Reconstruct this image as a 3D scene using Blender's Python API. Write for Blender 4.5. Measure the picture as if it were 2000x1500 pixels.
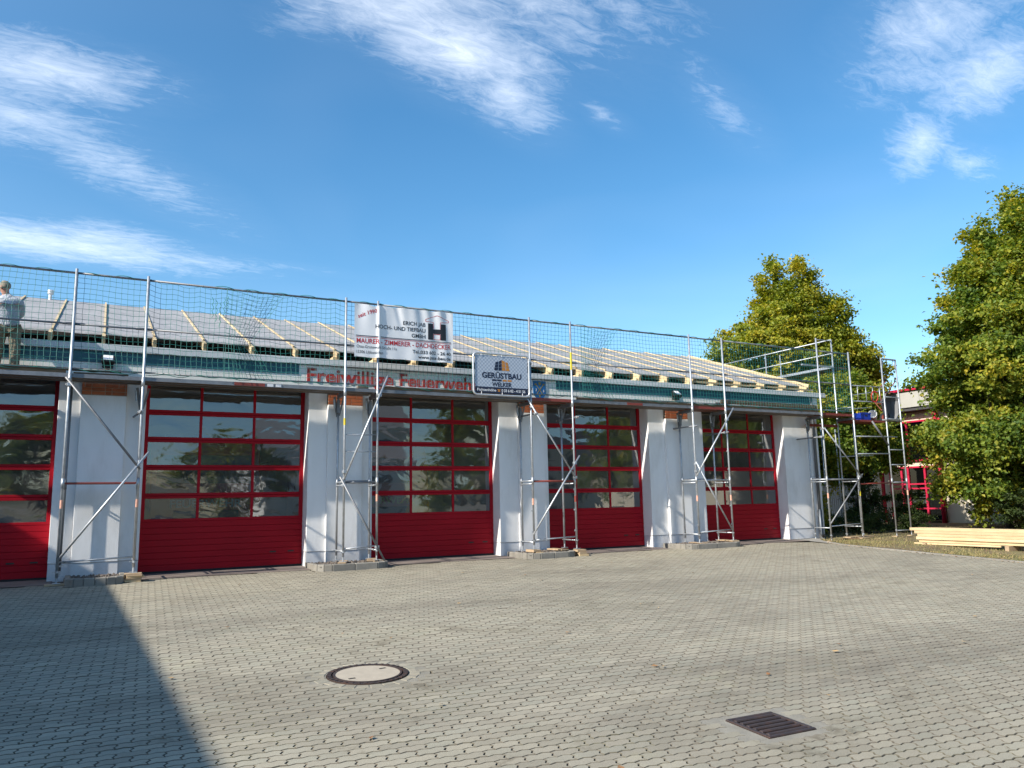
import bpy, bmesh, math, random
import numpy as np
from mathutils import Vector, Matrix, noise as mnoise
random.seed(7); rng = np.random.default_rng(7)
scene = bpy.context.scene
for o in list(bpy.data.objects): bpy.data.objects.remove(o)
C = scene.collection
R = math.radians

# ---------------------------------------------------------------- camera
cam_d = bpy.data.cameras.new('camera'); cam = bpy.data.objects.new('camera', cam_d); C.objects.link(cam)
cam_d.sensor_width = 36.0; cam_d.lens = 36.0*1510.0/2000.0
cam_d.clip_start = 0.05; cam_d.clip_end = 3000
YAW, PITCH, ROLL = 0.491789, 0.151044, -0.019772
CAMPOS = Vector((0, -16.2935, 1.2834))
F_ = Vector((math.sin(YAW)*math.cos(PITCH), math.cos(YAW)*math.cos(PITCH), math.sin(PITCH)))
R0 = Vector((math.cos(YAW), -math.sin(YAW), 0)); U0 = R0.cross(F_)
R1 = math.cos(ROLL)*R0 + math.sin(ROLL)*U0; U1 = -math.sin(ROLL)*R0 + math.cos(ROLL)*U0
M = Matrix((R1, U1, -F_)).transposed().to_4x4(); M.translation = CAMPOS
cam.matrix_world = M
scene.camera = cam

# ---------------------------------------------------------------- sun, sky, exposure
SUN_EL, SUN_SIDE = R(33.0), R(11.0)          # light runs along the facade (+x), slightly into it (+y)
sun_dir = Vector((-math.cos(SUN_EL)*math.cos(SUN_SIDE), -math.cos(SUN_EL)*math.sin(SUN_SIDE), math.sin(SUN_EL)))
sl = bpy.data.lights.new('sun', 'SUN'); sl.energy = 4.6; sl.angle = R(0.53); sl.color = (1.0, 0.93, 0.82)
so = bpy.data.objects.new('sun', sl); C.objects.link(so)
so.rotation_euler = sun_dir.to_track_quat('Z', 'Y').to_euler(); so.location = sun_dir*60
w = bpy.data.worlds.new('World'); scene.world = w; w.use_nodes = True
nt = w.node_tree; nt.nodes.clear()
def wn(t, **k):
    n = nt.nodes.new(t)
    for a, b in k.items(): setattr(n, a, b)
    return n
LK = lambda a, b: nt.links.new(a, b)
out = wn('ShaderNodeOutputWorld'); bg = wn('ShaderNodeBackground'); LK(bg.outputs[0], out.inputs[0])
sky = wn('ShaderNodeTexSky', sky_type='NISHITA'); sky.sun_disc = False
sky.sun_elevation = SUN_EL; sky.sun_rotation = math.atan2(sun_dir.x, sun_dir.y)
sky.altitude = 60; sky.air_density = 1.0; sky.dust_density = 0.7; sky.ozone_density = 2.2
bg.inputs['Strength'].default_value = 0.128
def wmath(op, a, b=None, c=None, clamp=False):
    n = wn('ShaderNodeMath', operation=op, use_clamp=clamp)
    for i, x in enumerate((a, b, c)):
        if x is None: continue
        if hasattr(x, 'links') or hasattr(x, 'is_linked'): LK(x, n.inputs[i])
        else: n.inputs[i].default_value = x
    return n.outputs[0]
hsv = wn('ShaderNodeHueSaturation'); hsv.inputs['Saturation'].default_value = 1.28; hsv.inputs['Hue'].default_value = 0.493
LK(sky.outputs[0], hsv.inputs['Color'])
tc = wn('ShaderNodeTexCoord'); sep = wn('ShaderNodeSeparateXYZ'); LK(tc.outputs['Generated'], sep.inputs[0])
zc = wmath('MAXIMUM', wmath('ADD', sep.outputs[2], 0.1), 0.06)
px = wmath('DIVIDE', sep.outputs[0], zc); py = wmath('DIVIDE', sep.outputs[1], zc)
cmb = wn('ShaderNodeCombineXYZ'); LK(px, cmb.inputs[0]); LK(py, cmb.inputs[1])
def cloud_noise(scale, detail, rough, dist, rot, sx, sy, off=0.0):
    mp = wn('ShaderNodeMapping'); mp.inputs['Rotation'].default_value = (0, 0, R(rot)); mp.inputs['Scale'].default_value = (sx, sy, 1)
    mp.inputs['Location'].default_value = (off, off*0.7, 0)
    LK(cmb.outputs[0], mp.inputs[0])
    n = wn('ShaderNodeTexNoise'); n.inputs['Scale'].default_value = scale; n.inputs['Detail'].default_value = detail
    n.inputs['Roughness'].default_value = rough; n.inputs['Distortion'].default_value = dist
    LK(mp.outputs[0], n.inputs['Vector']); return n.outputs[0]
wisp = cloud_noise(4.2, 10, 0.64, 0.7, -38, 1.0, 1.55)
fine = cloud_noise(13.0, 10, 0.74, 0.9, -34, 1.0, 2.7, 3.1)
broad = cloud_noise(0.85, 3, 0.5, 0.3, 20, 1.0, 1.0, 5.3)
# cloud banks: (plane x, plane y, half length, half width, rotation, density) on a flat cloud layer overhead
banks = [(0.42, 1.16, 0.20, 0.10, -28, 1.0), (0.55, 1.22, 0.22, 0.12, 15, 1.1), (0.70, 1.30, 0.17, 0.08, 35, 0.95), (0.60, 1.02, 0.30, 0.18, 10, 0.8),
         (1.10, 1.12, 0.30, 0.06, 24, 0.56), (0.92, 1.28, 0.08, 0.035, 20, 0.6), (1.30, 0.78, 0.24, 0.14, 35, 0.82), (1.50, 0.80, 0.20, 0.12, 50, 0.85), (1.62, 1.02, 0.17, 0.07, 40, 0.88), (1.80, 1.02, 0.16, 0.06, 10, 0.75),
         (-0.15, 1.60, 0.22, 0.12, -8, 0.95), (-0.02, 1.93, 0.42, 0.13, 38, 0.72), (-0.18, 1.78, 0.22, 0.2, 20, 0.75), (-0.16, 2.44, 0.50, 0.14, 4, 1.05), (-0.05, 2.36, 0.2, 0.10, 0, 0.95),
         (0.50, 2.40, 0.20, 0.05, 2, 0.5),
         (-0.9, 0.9, 0.5, 0.2, 30, 0.9), (-0.6, -0.8, 0.4, 0.2, 60, 0.9), (0.7, -1.1, 0.5, 0.2, -30, 0.9), (1.6, -1.5, 0.5, 0.25, 10, 0.9), (-1.6, -0.2, 0.5, 0.2, 80, 0.8), (2.3, 0.1, 0.4, 0.2, 60, 0.8), (0.2, -2.4, 0.6, 0.2, 0, 0.9)]
mask = None
for bx_, by_, hl, hw, rot, den in banks:
    sb = wn('ShaderNodeVectorMath', operation='SUBTRACT'); LK(cmb.outputs[0], sb.inputs[0]); sb.inputs[1].default_value = (bx_, by_, 0)
    mp = wn('ShaderNodeMapping', vector_type='TEXTURE'); mp.inputs['Rotation'].default_value = (0, 0, R(rot)); mp.inputs['Scale'].default_value = (hl, hw, 1)
    LK(sb.outputs[0], mp.inputs[0])
    ln = wn('ShaderNodeVectorMath', operation='LENGTH'); LK(mp.outputs[0], ln.inputs[0])
    m_ = wmath('MULTIPLY', wmath('SUBTRACT', 1.0, wmath('MULTIPLY', ln.outputs['Value'], 0.5), clamp=True), den)
    mask = m_ if mask is None else wmath('MAXIMUM', mask, m_)
dens = wmath('ADD', wmath('MULTIPLY', wisp, 0.50), wmath('MULTIPLY', fine, 0.54))
cov = wmath('SUBTRACT', wmath('ADD', dens, wmath('MULTIPLY', mask, 0.62)), 0.79)
cov = wmath('MULTIPLY', cov, 1.25, clamp=True)
cov = wmath('MULTIPLY', cov, wmath('MULTIPLY', mask, 1.9, clamp=True))
thin = wmath('MULTIPLY', wmath('SUBTRACT', broad, 0.42, clamp=True), 0.22)
cov = wmath('ADD', cov, wmath('MULTIPLY', wmath('POWER', mask, 1.6), wmath('MULTIPLY', fine, 0.22)))
cov = wmath('MULTIPLY', wmath('MAXIMUM', cov, thin), 0.76, clamp=True)
mixc = wn('ShaderNodeMix', data_type='RGBA'); LK(cov, mixc.inputs[0]); LK(hsv.outputs[0], mixc.inputs[6]); mixc.inputs[7].default_value = (7.2, 7.6, 8.2, 1)
LK(mixc.outputs[2], bg.inputs['Color'])
vs = scene.view_settings
vs.view_transform = 'Standard'; vs.look = 'None'; vs.gamma = 1.0; vs.exposure = 0.74; vs.use_curve_mapping = False
try:
    scene.cycles.max_bounces = 8; scene.cycles.transparent_max_bounces = 16; scene.cycles.caustics_reflective = False; scene.cycles.caustics_refractive = False
except Exception: pass

# ---------------------------------------------------------------- helpers
class MB:
    """collects shapes, builds ONE mesh object"""
    def __init__(s): s.v = []; s.f = []
    def add(s, vs_, fs):
        n = len(s.v); s.v += [tuple(p) for p in vs_]; s.f += [tuple(n+i for i in f) for f in fs]; return s
    def box(s, x0, x1, y0, y1, z0, z1):
        return s.add([(x0,y0,z0),(x1,y0,z0),(x1,y1,z0),(x0,y1,z0),(x0,y0,z1),(x1,y0,z1),(x1,y1,z1),(x0,y1,z1)],
                     [(0,3,2,1),(4,5,6,7),(0,1,5,4),(1,2,6,5),(2,3,7,6),(3,0,4,7)])
    def obox(s, c, ax, ay, az, hx, hy, hz):
        c, ax, ay, az = Vector(c), Vector(ax).normalized(), Vector(ay).normalized(), Vector(az).normalized()
        P = [c+ax*i*hx+ay*j*hy+az*k*hz for k in (-1,1) for i,j in ((-1,-1),(1,-1),(1,1),(-1,1))]
        return s.add(P, [(0,3,2,1),(4,5,6,7),(0,1,5,4),(1,2,6,5),(2,3,7,6),(3,0,4,7)])
    def beam(s, p0, p1, wd, ht, up=(0,0,1)):
        p0, p1 = Vector(p0), Vector(p1); d = (p1-p0); L = d.length; d.normalize(); u = Vector(up)
        sx = d.cross(u).normalized(); u2 = sx.cross(d)
        return s.obox((p0+p1)/2, d, sx, u2, L/2, wd/2, ht/2)
    def tube(s, pts, r, n=8, cap=True):
        pts = [Vector(p) for p in pts]; rs = r if isinstance(r, (list, tuple)) else [r]*len(pts)
        rings = []; prev = None
        for i, p in enumerate(pts):
            d = (pts[min(i+1, len(pts)-1)] - pts[max(i-1, 0)]).normalized()
            ref = prev if prev is not None else (Vector((0,0,1)) if abs(d.z) < .9 else Vector((1,0,0)))
            a = (ref - d*ref.dot(d)).normalized(); prev = a; b = d.cross(a)
            rings.append([p + (a*math.cos(t)+b*math.sin(t))*rs[i] for t in [2*math.pi*k/n for k in range(n)]])
        base = len(s.v); s.v += [tuple(q) for rg in rings for q in rg]
        for i in range(len(pts)-1):
            for k in range(n):
                k2 = (k+1) % n; s.f.append((base+i*n+k, base+i*n+k2, base+(i+1)*n+k2, base+(i+1)*n+k))
        if cap:
            s.f.append(tuple(base+k for k in reversed(range(n)))); s.f.append(tuple(base+(len(pts)-1)*n+k for k in range(n)))
        return s
    def cyl(s, c, r, z0, z1, n=16, r1=None):
        r1 = r if r1 is None else r1
        a = [(c[0]+r*math.cos(2*math.pi*k/n), c[1]+r*math.sin(2*math.pi*k/n), z0) for k in range(n)]
        b = [(c[0]+r1*math.cos(2*math.pi*k/n), c[1]+r1*math.sin(2*math.pi*k/n), z1) for k in range(n)]
        return s.add(a+b, [tuple(reversed(range(n))), tuple(range(n, 2*n))]+[(k,(k+1)%n,n+(k+1)%n,n+k) for k in range(n)])
    def prism(s, poly, fn0, fn1):
        n = len(poly); return s.add([fn0(p) for p in poly]+[fn1(p) for p in poly], [tuple(reversed(range(n))), tuple(range(n, 2*n))]+[(k,(k+1)%n,n+(k+1)%n,n+k) for k in range(n)])
    def build(s, name, mat, parent=None, smooth=False, bevel=0.0, loc=None):
        me = bpy.data.meshes.new(name); me.from_pydata(s.v, [], s.f); me.update()
        return link(name, me, mat, parent, smooth, bevel, loc)
WLOC = {}
def link(name, me, mat, parent=None, smooth=False, bevel=0.0, loc=None):
    if smooth: me.polygons.foreach_set('use_smooth', [True]*len(me.polygons))
    o = bpy.data.objects.new(name, me); C.objects.link(o)
    if mat is not None:
        me.materials.clear(); me.materials.append(mat)
    if loc is not None: o.location = loc
    WLOC[o.name] = Vector(o.location)
    if parent is not None: child(o, parent)
    if bevel:
        b = o.modifiers.new('bevel', 'BEVEL'); b.width = bevel; b.segments = 1; b.limit_method = 'ANGLE'
    return o
def child(o, parent):
    o.parent = parent; o.matrix_parent_inverse = Matrix.Translation(-WLOC[parent.name]); return o
def tag(o, label=None, cat=None, group=None, kind=None):
    if label: o['label'] = label
    if cat: o['category'] = cat
    if group: o['group'] = group
    if kind: o['kind'] = kind
    return o
def thing(name, label, cat, loc=(0,0,0), group=None, kind=None):
    o = bpy.data.objects.new(name, None); C.objects.link(o); o.location = loc; o.empty_display_size = 0.2; WLOC[o.name] = Vector(loc)
    return tag(o, label, cat, group, kind)
def smooth01(a, b, x):
    t = np.clip((x-a)/(b-a), 0, 1); return t*t*(3-2*t)
def gz(x, y):
    """height of the ground: the yard falls away from the doors"""
    x = np.asarray(x, float); y = np.asarray(y, float)
    z = -0.034*np.clip(1.2-y, 0, 24)
    return z - 0.07*smooth01(17, 20.5, x)
def G(x, y): return float(gz(x, y))

# ---------------------------------------------------------------- materials
def new_mat(name):
    m = bpy.data.materials.new(name); m.use_nodes = True; t = m.node_tree; t.nodes.clear()
    o = t.nodes.new('ShaderNodeOutputMaterial'); return m, t, o
def nd(t, typ, **k):
    n = t.nodes.new(typ)
    for a, b in k.items():
        if a.startswith('i_'): n.inputs[a[2:].replace('_', ' ')].default_value = b
        else: setattr(n, a, b)
    return n
def ramp(t, fac, stops):
    r = t.nodes.new('ShaderNodeValToRGB'); t.links.new(fac, r.inputs[0]); e = r.color_ramp.elements
    e[0].position, e[0].color = stops[0][0], (*stops[0][1], 1); e[1].position, e[1].color = stops[-1][0], (*stops[-1][1], 1)
    for p, c in stops[1:-1]:
        q = e.new(p); q.color = (*c, 1)
    return r.outputs[0]
def mixc_(t, fac, a, b, mode='MIX'):
    m = t.nodes.new('ShaderNodeMix'); m.data_type = 'RGBA'; m.blend_type = mode
    for i, x in ((0, fac), (6, a), (7, b)):
        if hasattr(x, 'is_linked'): t.links.new(x, m.inputs[i])
        elif isinstance(x, (tuple, list)): m.inputs[i].default_value = (*x[:3], 1)
        else: m.inputs[i].default_value = x
    return m.outputs[2]
def pos(t, scale=(1,1,1), rot=(0,0,0), coord='pos'):
    if coord == 'pos': s = t.nodes.new('ShaderNodeNewGeometry').outputs['Position']
    else: s = t.nodes.new('ShaderNodeTexCoord').outputs['Object']
    m = t.nodes.new('ShaderNodeMapping'); m.inputs['Scale'].default_value = scale; m.inputs['Rotation'].default_value = rot
    t.links.new(s, m.inputs[0]); return m.outputs[0]
def noise(t, vec, scale, detail=6, rough=0.55, dist=0.0):
    n = nd(t, 'ShaderNodeTexNoise'); n.inputs['Scale'].default_value = scale; n.inputs['Detail'].default_value = detail
    n.inputs['Roughness'].default_value = rough; n.inputs['Distortion'].default_value = dist
    t.links.new(vec, n.inputs['Vector']); return n.outputs['Fac']
def pbr(name, col, rough=0.6, metal=0.0, var=0.12, scale=6.0, fine=60.0, bump=0.15, bdist=0.004, dirt=None, dirt_amt=0.0, dirt_scale=2.0, stretch=(1,1,1), spec=0.5, objrand=0.0, coat=0.0):
    """base colour varied by two noises, optional dirt, fine bump"""
    m, t, o = new_mat(name); p = nd(t, 'ShaderNodeBsdfPrincipled'); t.links.new(p.outputs[0], o.inputs[0])
    v = pos(t, stretch); n1 = noise(t, v, scale); n2 = noise(t, v, fine, 4)
    lo = tuple(c*(1-var) for c in col); hi = tuple(min(1, c*(1+var)) for c in col)
    c = ramp(t, n1, [(0.3, lo), (0.7, hi)])
    c = mixc_(t, 0.35*min(1, var*4), c, ramp(t, n2, [(0.3, tuple(x*0.75 for x in lo)), (0.7, hi)]))
    if dirt is not None:
        n3 = noise(t, pos(t, stretch), dirt_scale, 9, 0.65)
        mr = nd(t, 'ShaderNodeMapRange'); mr.inputs[1].default_value = 0.5; mr.inputs[2].default_value = 0.72; mr.inputs[4].default_value = dirt_amt
        t.links.new(n3, mr.inputs[0]); c = mixc_(t, mr.outputs[0], c, dirt)
    if objrand:
        oi = nd(t, 'ShaderNodeObjectInfo'); mr = nd(t, 'ShaderNodeMapRange'); mr.inputs[3].default_value = 1-objrand; mr.inputs[4].default_value = 1+objrand
        t.links.new(oi.outputs['Random'], mr.inputs[0])
        cm = nd(t, 'ShaderNodeCombineColor'); 
        for i in range(3): t.links.new(mr.outputs[0], cm.inputs[i])
        c = mixc_(t, 1.0, c, cm.outputs[0], 'MULTIPLY')
    t.links.new(c, p.inputs['Base Color'])
    mr = nd(t, 'ShaderNodeMapRange'); mr.inputs[3].default_value = max(0.02, rough-0.1); mr.inputs[4].default_value = min(1, rough+0.1)
    t.links.new(n1, mr.inputs[0]); t.links.new(mr.outputs[0], p.inputs['Roughness'])
    p.inputs['Metallic'].default_value = metal; p.inputs['Specular IOR Level'].default_value = spec
    p.inputs['Coat Weight'].default_value = coat
    if bump:
        b = nd(t, 'ShaderNodeBump'); b.inputs['Strength'].default_value = bump; b.inputs['Distance'].default_value = bdist
        t.links.new(n2, b.inputs['Height']); t.links.new(b.outputs[0], p.inputs['Normal'])
    return m
def wood_mat(name, col, dark, axis=0, rough=0.65, objrand=0.12):
    m, t, o = new_mat(name); p = nd(t, 'ShaderNodeBsdfPrincipled'); t.links.new(p.outputs[0], o.inputs[0])
    sc = [14, 14, 14]; sc[axis] = 0.9
    v = pos(t, tuple(sc)); n1 = noise(t, v, 1.6, 8, 0.6, 0.6); n2 = noise(t, pos(t), 3.0, 4)
    c = ramp(t, n1, [(0.3, dark), (0.55, col), (0.8, tuple(min(1, x*1.12) for x in col))])
    c = mixc_(t, 0.3, c, ramp(t, n2, [(0.35, dark), (0.65, col)]))
    oi = nd(t, 'ShaderNodeObjectInfo'); mr = nd(t, 'ShaderNodeMapRange'); mr.inputs[3].default_value = 1-objrand; mr.inputs[4].default_value = 1+objrand
    t.links.new(oi.outputs['Random'], mr.inputs[0]); cm = nd(t, 'ShaderNodeCombineColor')
    for i in range(3): t.links.new(mr.outputs[0], cm.inputs[i])
    c = mixc_(t, 1.0, c, cm.outputs[0], 'MULTIPLY')
    t.links.new(c, p.inputs['Base Color']); p.inputs['Roughness'].default_value = rough
    b = nd(t, 'ShaderNodeBump'); b.inputs['Strength'].default_value = 0.25; b.inputs['Distance'].default_value = 0.003
    t.links.new(n1, b.inputs['Height']); t.links.new(b.outputs[0], p.inputs['Normal'])
    return m
MT = {}
MT['render'] = pbr('white_render', (0.84, 0.835, 0.825), 0.85, 0, 0.05, 1.2, 90, 0.5, 0.006, (0.56, 0.54, 0.50), 0.42, 1.4, stretch=(1.6, 1.6, 0.55))
MT['plinth'] = pbr('plinth_render', (0.66, 0.67, 0.69), 0.8, 0, 0.07, 1.5, 90, 0.3, 0.004, (0.40, 0.38, 0.35), 0.5, 2.2)
MT['fascia'] = pbr('fascia_panel', (0.86, 0.85, 0.79), 0.55, 0, 0.04, 0.8, 30, 0.05, 0.002, (0.45, 0.45, 0.42), 0.3, 1.6)
MT['teal'] = pbr('teal_panel', (0.018, 0.10, 0.135), 0.45, 0, 0.12, 0.9, 30, 0.05, 0.002, (0.03, 0.16, 0.18), 0.3, 1.5)
MT['gutterboard'] = pbr('eaves_board_paint', (0.62, 0.65, 0.67), 0.55, 0, 0.07, 1.5, 40, 0.1, 0.002, (0.38, 0.38, 0.37), 0.5, 2.5, stretch=(0.3,1,1))
MT['letter'] = pbr('red_lettering', (0.40, 0.026, 0.018), 0.5, 0, 0.1, 5, 40, 0, 0)
MT['door'] = pbr('red_door_paint', (0.36, 0.006, 0.016), 0.5, 0, 0.08, 1.0, 80, 0.05, 0.001, (0.24, 0.006, 0.012), 0.45, 0.9, spec=0.14)
MT['rubber'] = pbr('black_rubber', (0.015, 0.015, 0.016), 0.8, 0, 0.2, 8, 60, 0.1, 0.002)
MT['steel'] = pbr('galvanised_steel', (0.50, 0.53, 0.56), 0.50, 0.72, 0.20, 9, 70, 0.15, 0.001, (0.30, 0.28, 0.26), 0.45, 5, objrand=0.10)
MT['steel_dark'] = pbr('weathered_steel_tube', (0.23, 0.24, 0.255), 0.58, 0.55, 0.2, 9, 70, 0.15, 0.001, (0.14, 0.10, 0.08), 0.4, 5, objrand=0.12)
MT['steel_red'] = pbr('red_oxide_steel', (0.24, 0.048, 0.034), 0.6, 0.1, 0.2, 6, 60, 0.15, 0.001, (0.12, 0.05, 0.04), 0.4, 4)
MT['sticker'] = pbr('orange_white_sticker', (0.68, 0.36, 0.26), 0.5, 0, 0.25, 30, 80, 0, 0)
MT['yellow'] = pbr('yellow_tape', (0.62, 0.50, 0.03), 0.5, 0, 0.1, 20, 60, 0, 0)
MT['deckwood'] = wood_mat('scaffold_plywood', (0.155, 0.115, 0.080), (0.065, 0.050, 0.040), 0)
MT['toe'] = wood_mat('toe_board_wood', (0.22, 0.135, 0.070), (0.10, 0.060, 0.035), 0)
MT['pine'] = wood_mat('fresh_pine', (0.64, 0.49, 0.285), (0.48, 0.34, 0.18), 0)
MT['pine_y'] = wood_mat('fresh_pine_along', (0.61, 0.475, 0.28), (0.43, 0.315, 0.17), 1, objrand=0.2)
MT['pine_old'] = wood_mat('used_board_wood', (0.46, 0.34, 0.215), (0.26, 0.185, 0.115), 0)
MT['felt'] = pbr('grey_roof_felt', (0.315, 0.312, 0.315), 0.8, 0, 0.09, 1.3, 7, 0.7, 0.05, (0.20, 0.198, 0.20), 0.6, 1.1, stretch=(0.6,1,1))
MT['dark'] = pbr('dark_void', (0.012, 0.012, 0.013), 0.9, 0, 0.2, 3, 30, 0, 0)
MT['brick'] = pbr('red_clinker_brick', (0.43, 0.125, 0.048), 0.75, 0, 0.22, 12, 90, 0.4, 0.003, (0.19, 0.06, 0.035), 0.4, 9, objrand=0.2)
MT['mortar'] = pbr('mortar', (0.46, 0.38, 0.30), 0.9, 0, 0.1, 8, 90, 0.3, 0.003)
MT['concrete'] = pbr('concrete', (0.29, 0.275, 0.245), 0.9, 0, 0.14, 3, 70, 0.35, 0.004, (0.15, 0.14, 0.12), 0.55, 3)
MT['apron'] = pbr('stained_apron_concrete', (0.19, 0.155, 0.135), 0.9, 0, 0.18, 2, 70, 0.3, 0.004, (0.11, 0.085, 0.072), 0.6, 2.5)
MT['kerb'] = pbr('kerb_concrete', (0.245, 0.23, 0.20), 0.9, 0, 0.15, 5, 90, 0.4, 0.004, (0.10, 0.10, 0.09), 0.5, 4, objrand=0.1)
MT['gravel'] = pbr('gravel', (0.15, 0.125, 0.105), 0.9, 0, 0.45, 22, 90, 0.3, 0.003)
MT['iron'] = pbr('cast_iron', (0.070, 0.050, 0.044), 0.5, 0.4, 0.25, 14, 120, 0.4, 0.002, (0.17, 0.075, 0.040), 0.45, 9)
MT['manhole_fill'] = pbr('manhole_concrete', (0.41, 0.355, 0.275), 0.9, 0, 0.10, 9, 160, 0.4, 0.002, (0.30, 0.26, 0.21), 0.4, 6)
MT['net'] = pbr('green_net_cord', (0.008, 0.135, 0.115), 0.6, 0, 0.2, 5, 40, 0, 0)
MT['rope'] = pbr('green_rope', (0.015, 0.20, 0.14), 0.6, 0, 0.2, 30, 80, 0, 0)
MT['banner'] = pbr('white_tarpaulin', (0.74, 0.745, 0.76), 0.42, 0, 0.03, 2, 60, 0.05, 0.001)
MT['black_print'] = pbr('black_print', (0.012, 0.014, 0.020), 0.5, 0, 0.1, 5, 40, 0, 0)
MT['grey_print'] = pbr('grey_print', (0.08, 0.085, 0.10), 0.5, 0, 0.1, 5, 40, 0, 0)
MT['red_print'] = pbr('red_print', (0.47, 0.022, 0.026), 0.5, 0, 0.1, 5, 40, 0, 0)
MT['navy_print'] = pbr('navy_print', (0.012, 0.018, 0.045), 0.45, 0, 0.1, 5, 40, 0, 0)
MT['orange_print'] = pbr('orange_print', (0.48, 0.20, 0.035), 0.45, 0, 0.1, 5, 40, 0, 0)
MT['white_print'] = pbr('white_print', (0.75, 0.75, 0.76), 0.45, 0, 0.03, 5, 40, 0, 0)
MT['alu'] = pbr('aluminium_tube', (0.62, 0.63, 0.64), 0.38, 0.6, 0.08, 8, 60, 0.05, 0.001)
MT['black_plastic'] = pbr('black_plastic', (0.014, 0.015, 0.016), 0.45, 0, 0.1, 8, 60, 0.05, 0.001)
MT['zinc'] = pbr('zinc_downpipe', (0.13, 0.145, 0.16), 0.5, 0.5, 0.15, 4, 60, 0.1, 0.001)
MT['shield_blue'] = pbr('shield_blue', (0.010, 0.115, 0.33), 0.45, 0, 0.06, 5, 40, 0, 0)
MT['shield_gold'] = pbr('shield_gold', (0.36, 0.25, 0.03), 0.45, 0, 0.06, 5, 40, 0, 0)
MT['interior'] = pbr('garage_interior_wall', (0.34, 0.34, 0.33), 0.85, 0, 0.08, 1, 30, 0, 0)
MT['interior_floor'] = pbr('garage_floor', (0.12, 0.12, 0.12), 0.5, 0, 0.15, 2, 30, 0, 0)
MT['truck'] = pbr('fire_engine_red', (0.50, 0.020, 0.012), 0.25, 0, 0.05, 2, 40, 0, 0, coat=0.5)
MT['truck_orange'] = pbr('fire_engine_orange', (0.62, 0.13, 0.02), 0.3, 0, 0.05, 2, 40, 0, 0, coat=0.5)
MT['chrome'] = pbr('chrome', (0.7, 0.7, 0.7), 0.2, 0.9, 0.05, 4, 40, 0, 0)
MT['blue_plastic'] = pbr('blue_plastic', (0.012, 0.045, 0.36), 0.4, 0, 0.08, 8, 60, 0, 0)
MT['grey_steel_paint'] = pbr('grey_tray_steel', (0.115, 0.118, 0.125), 0.55, 0.3, 0.15, 5, 60, 0.1, 0.001)
MT['cream'] = pbr('cream_wall', (0.62, 0.555, 0.445), 0.85, 0, 0.06, 1, 60, 0.2, 0.003, (0.45, 0.40, 0.32), 0.3, 1.5)
MT['tile'] = pbr('grey_tile_fascia', (0.36, 0.355, 0.33), 0.6, 0, 0.05, 2, 30, 0, 0, objrand=0.05)
MT['crimson'] = pbr('crimson_frame', (0.44, 0.012, 0.050), 0.4, 0, 0.06, 4, 40, 0, 0)
MT['corrugated'] = pbr('grey_siding', (0.25, 0.25, 0.255), 0.6, 0.1, 0.08, 3, 40, 0, 0)
MT['soffit'] = pbr('dark_soffit', (0.05, 0.05, 0.055), 0.7, 0, 0.1, 3, 40, 0, 0)
MT['bark'] = pbr('bark', (0.085, 0.065, 0.050), 0.95, 0, 0.35, 9, 40, 0.8, 0.02, stretch=(1,1,0.25))
MT['skin'] = pbr('skin', (0.50, 0.25, 0.175), 0.5, 0, 0.08, 20, 80, 0.05, 0.001)
MT['hair'] = pbr('grey_brown_hair', (0.26, 0.225, 0.165), 0.7, 0, 0.35, 60, 200, 0.6, 0.006, stretch=(1,1,0.3))
MT['shirt'] = pbr('pale_grey_sweatshirt', (0.42, 0.45, 0.50), 0.9, 0, 0.06, 6, 16, 0.9, 0.05, stretch=(1,1,0.45))
MT['trousers'] = pbr('khaki_work_trousers', (0.215, 0.185, 0.125), 0.9, 0, 0.14, 6, 16, 0.9, 0.05, stretch=(1,1,0.5))
MT['boots'] = pbr('dark_boots', (0.03, 0.026, 0.022), 0.7, 0, 0.1, 8, 60, 0.1, 0.002)
MT['hedge_soil'] = pbr('planting_soil', (0.065, 0.050, 0.036), 0.95, 0, 0.3, 6, 60, 0.5, 0.01)
MT['paint_white'] = pbr('white_paint', (0.72, 0.72, 0.72), 0.5, 0, 0.05, 4, 40, 0, 0)
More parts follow.
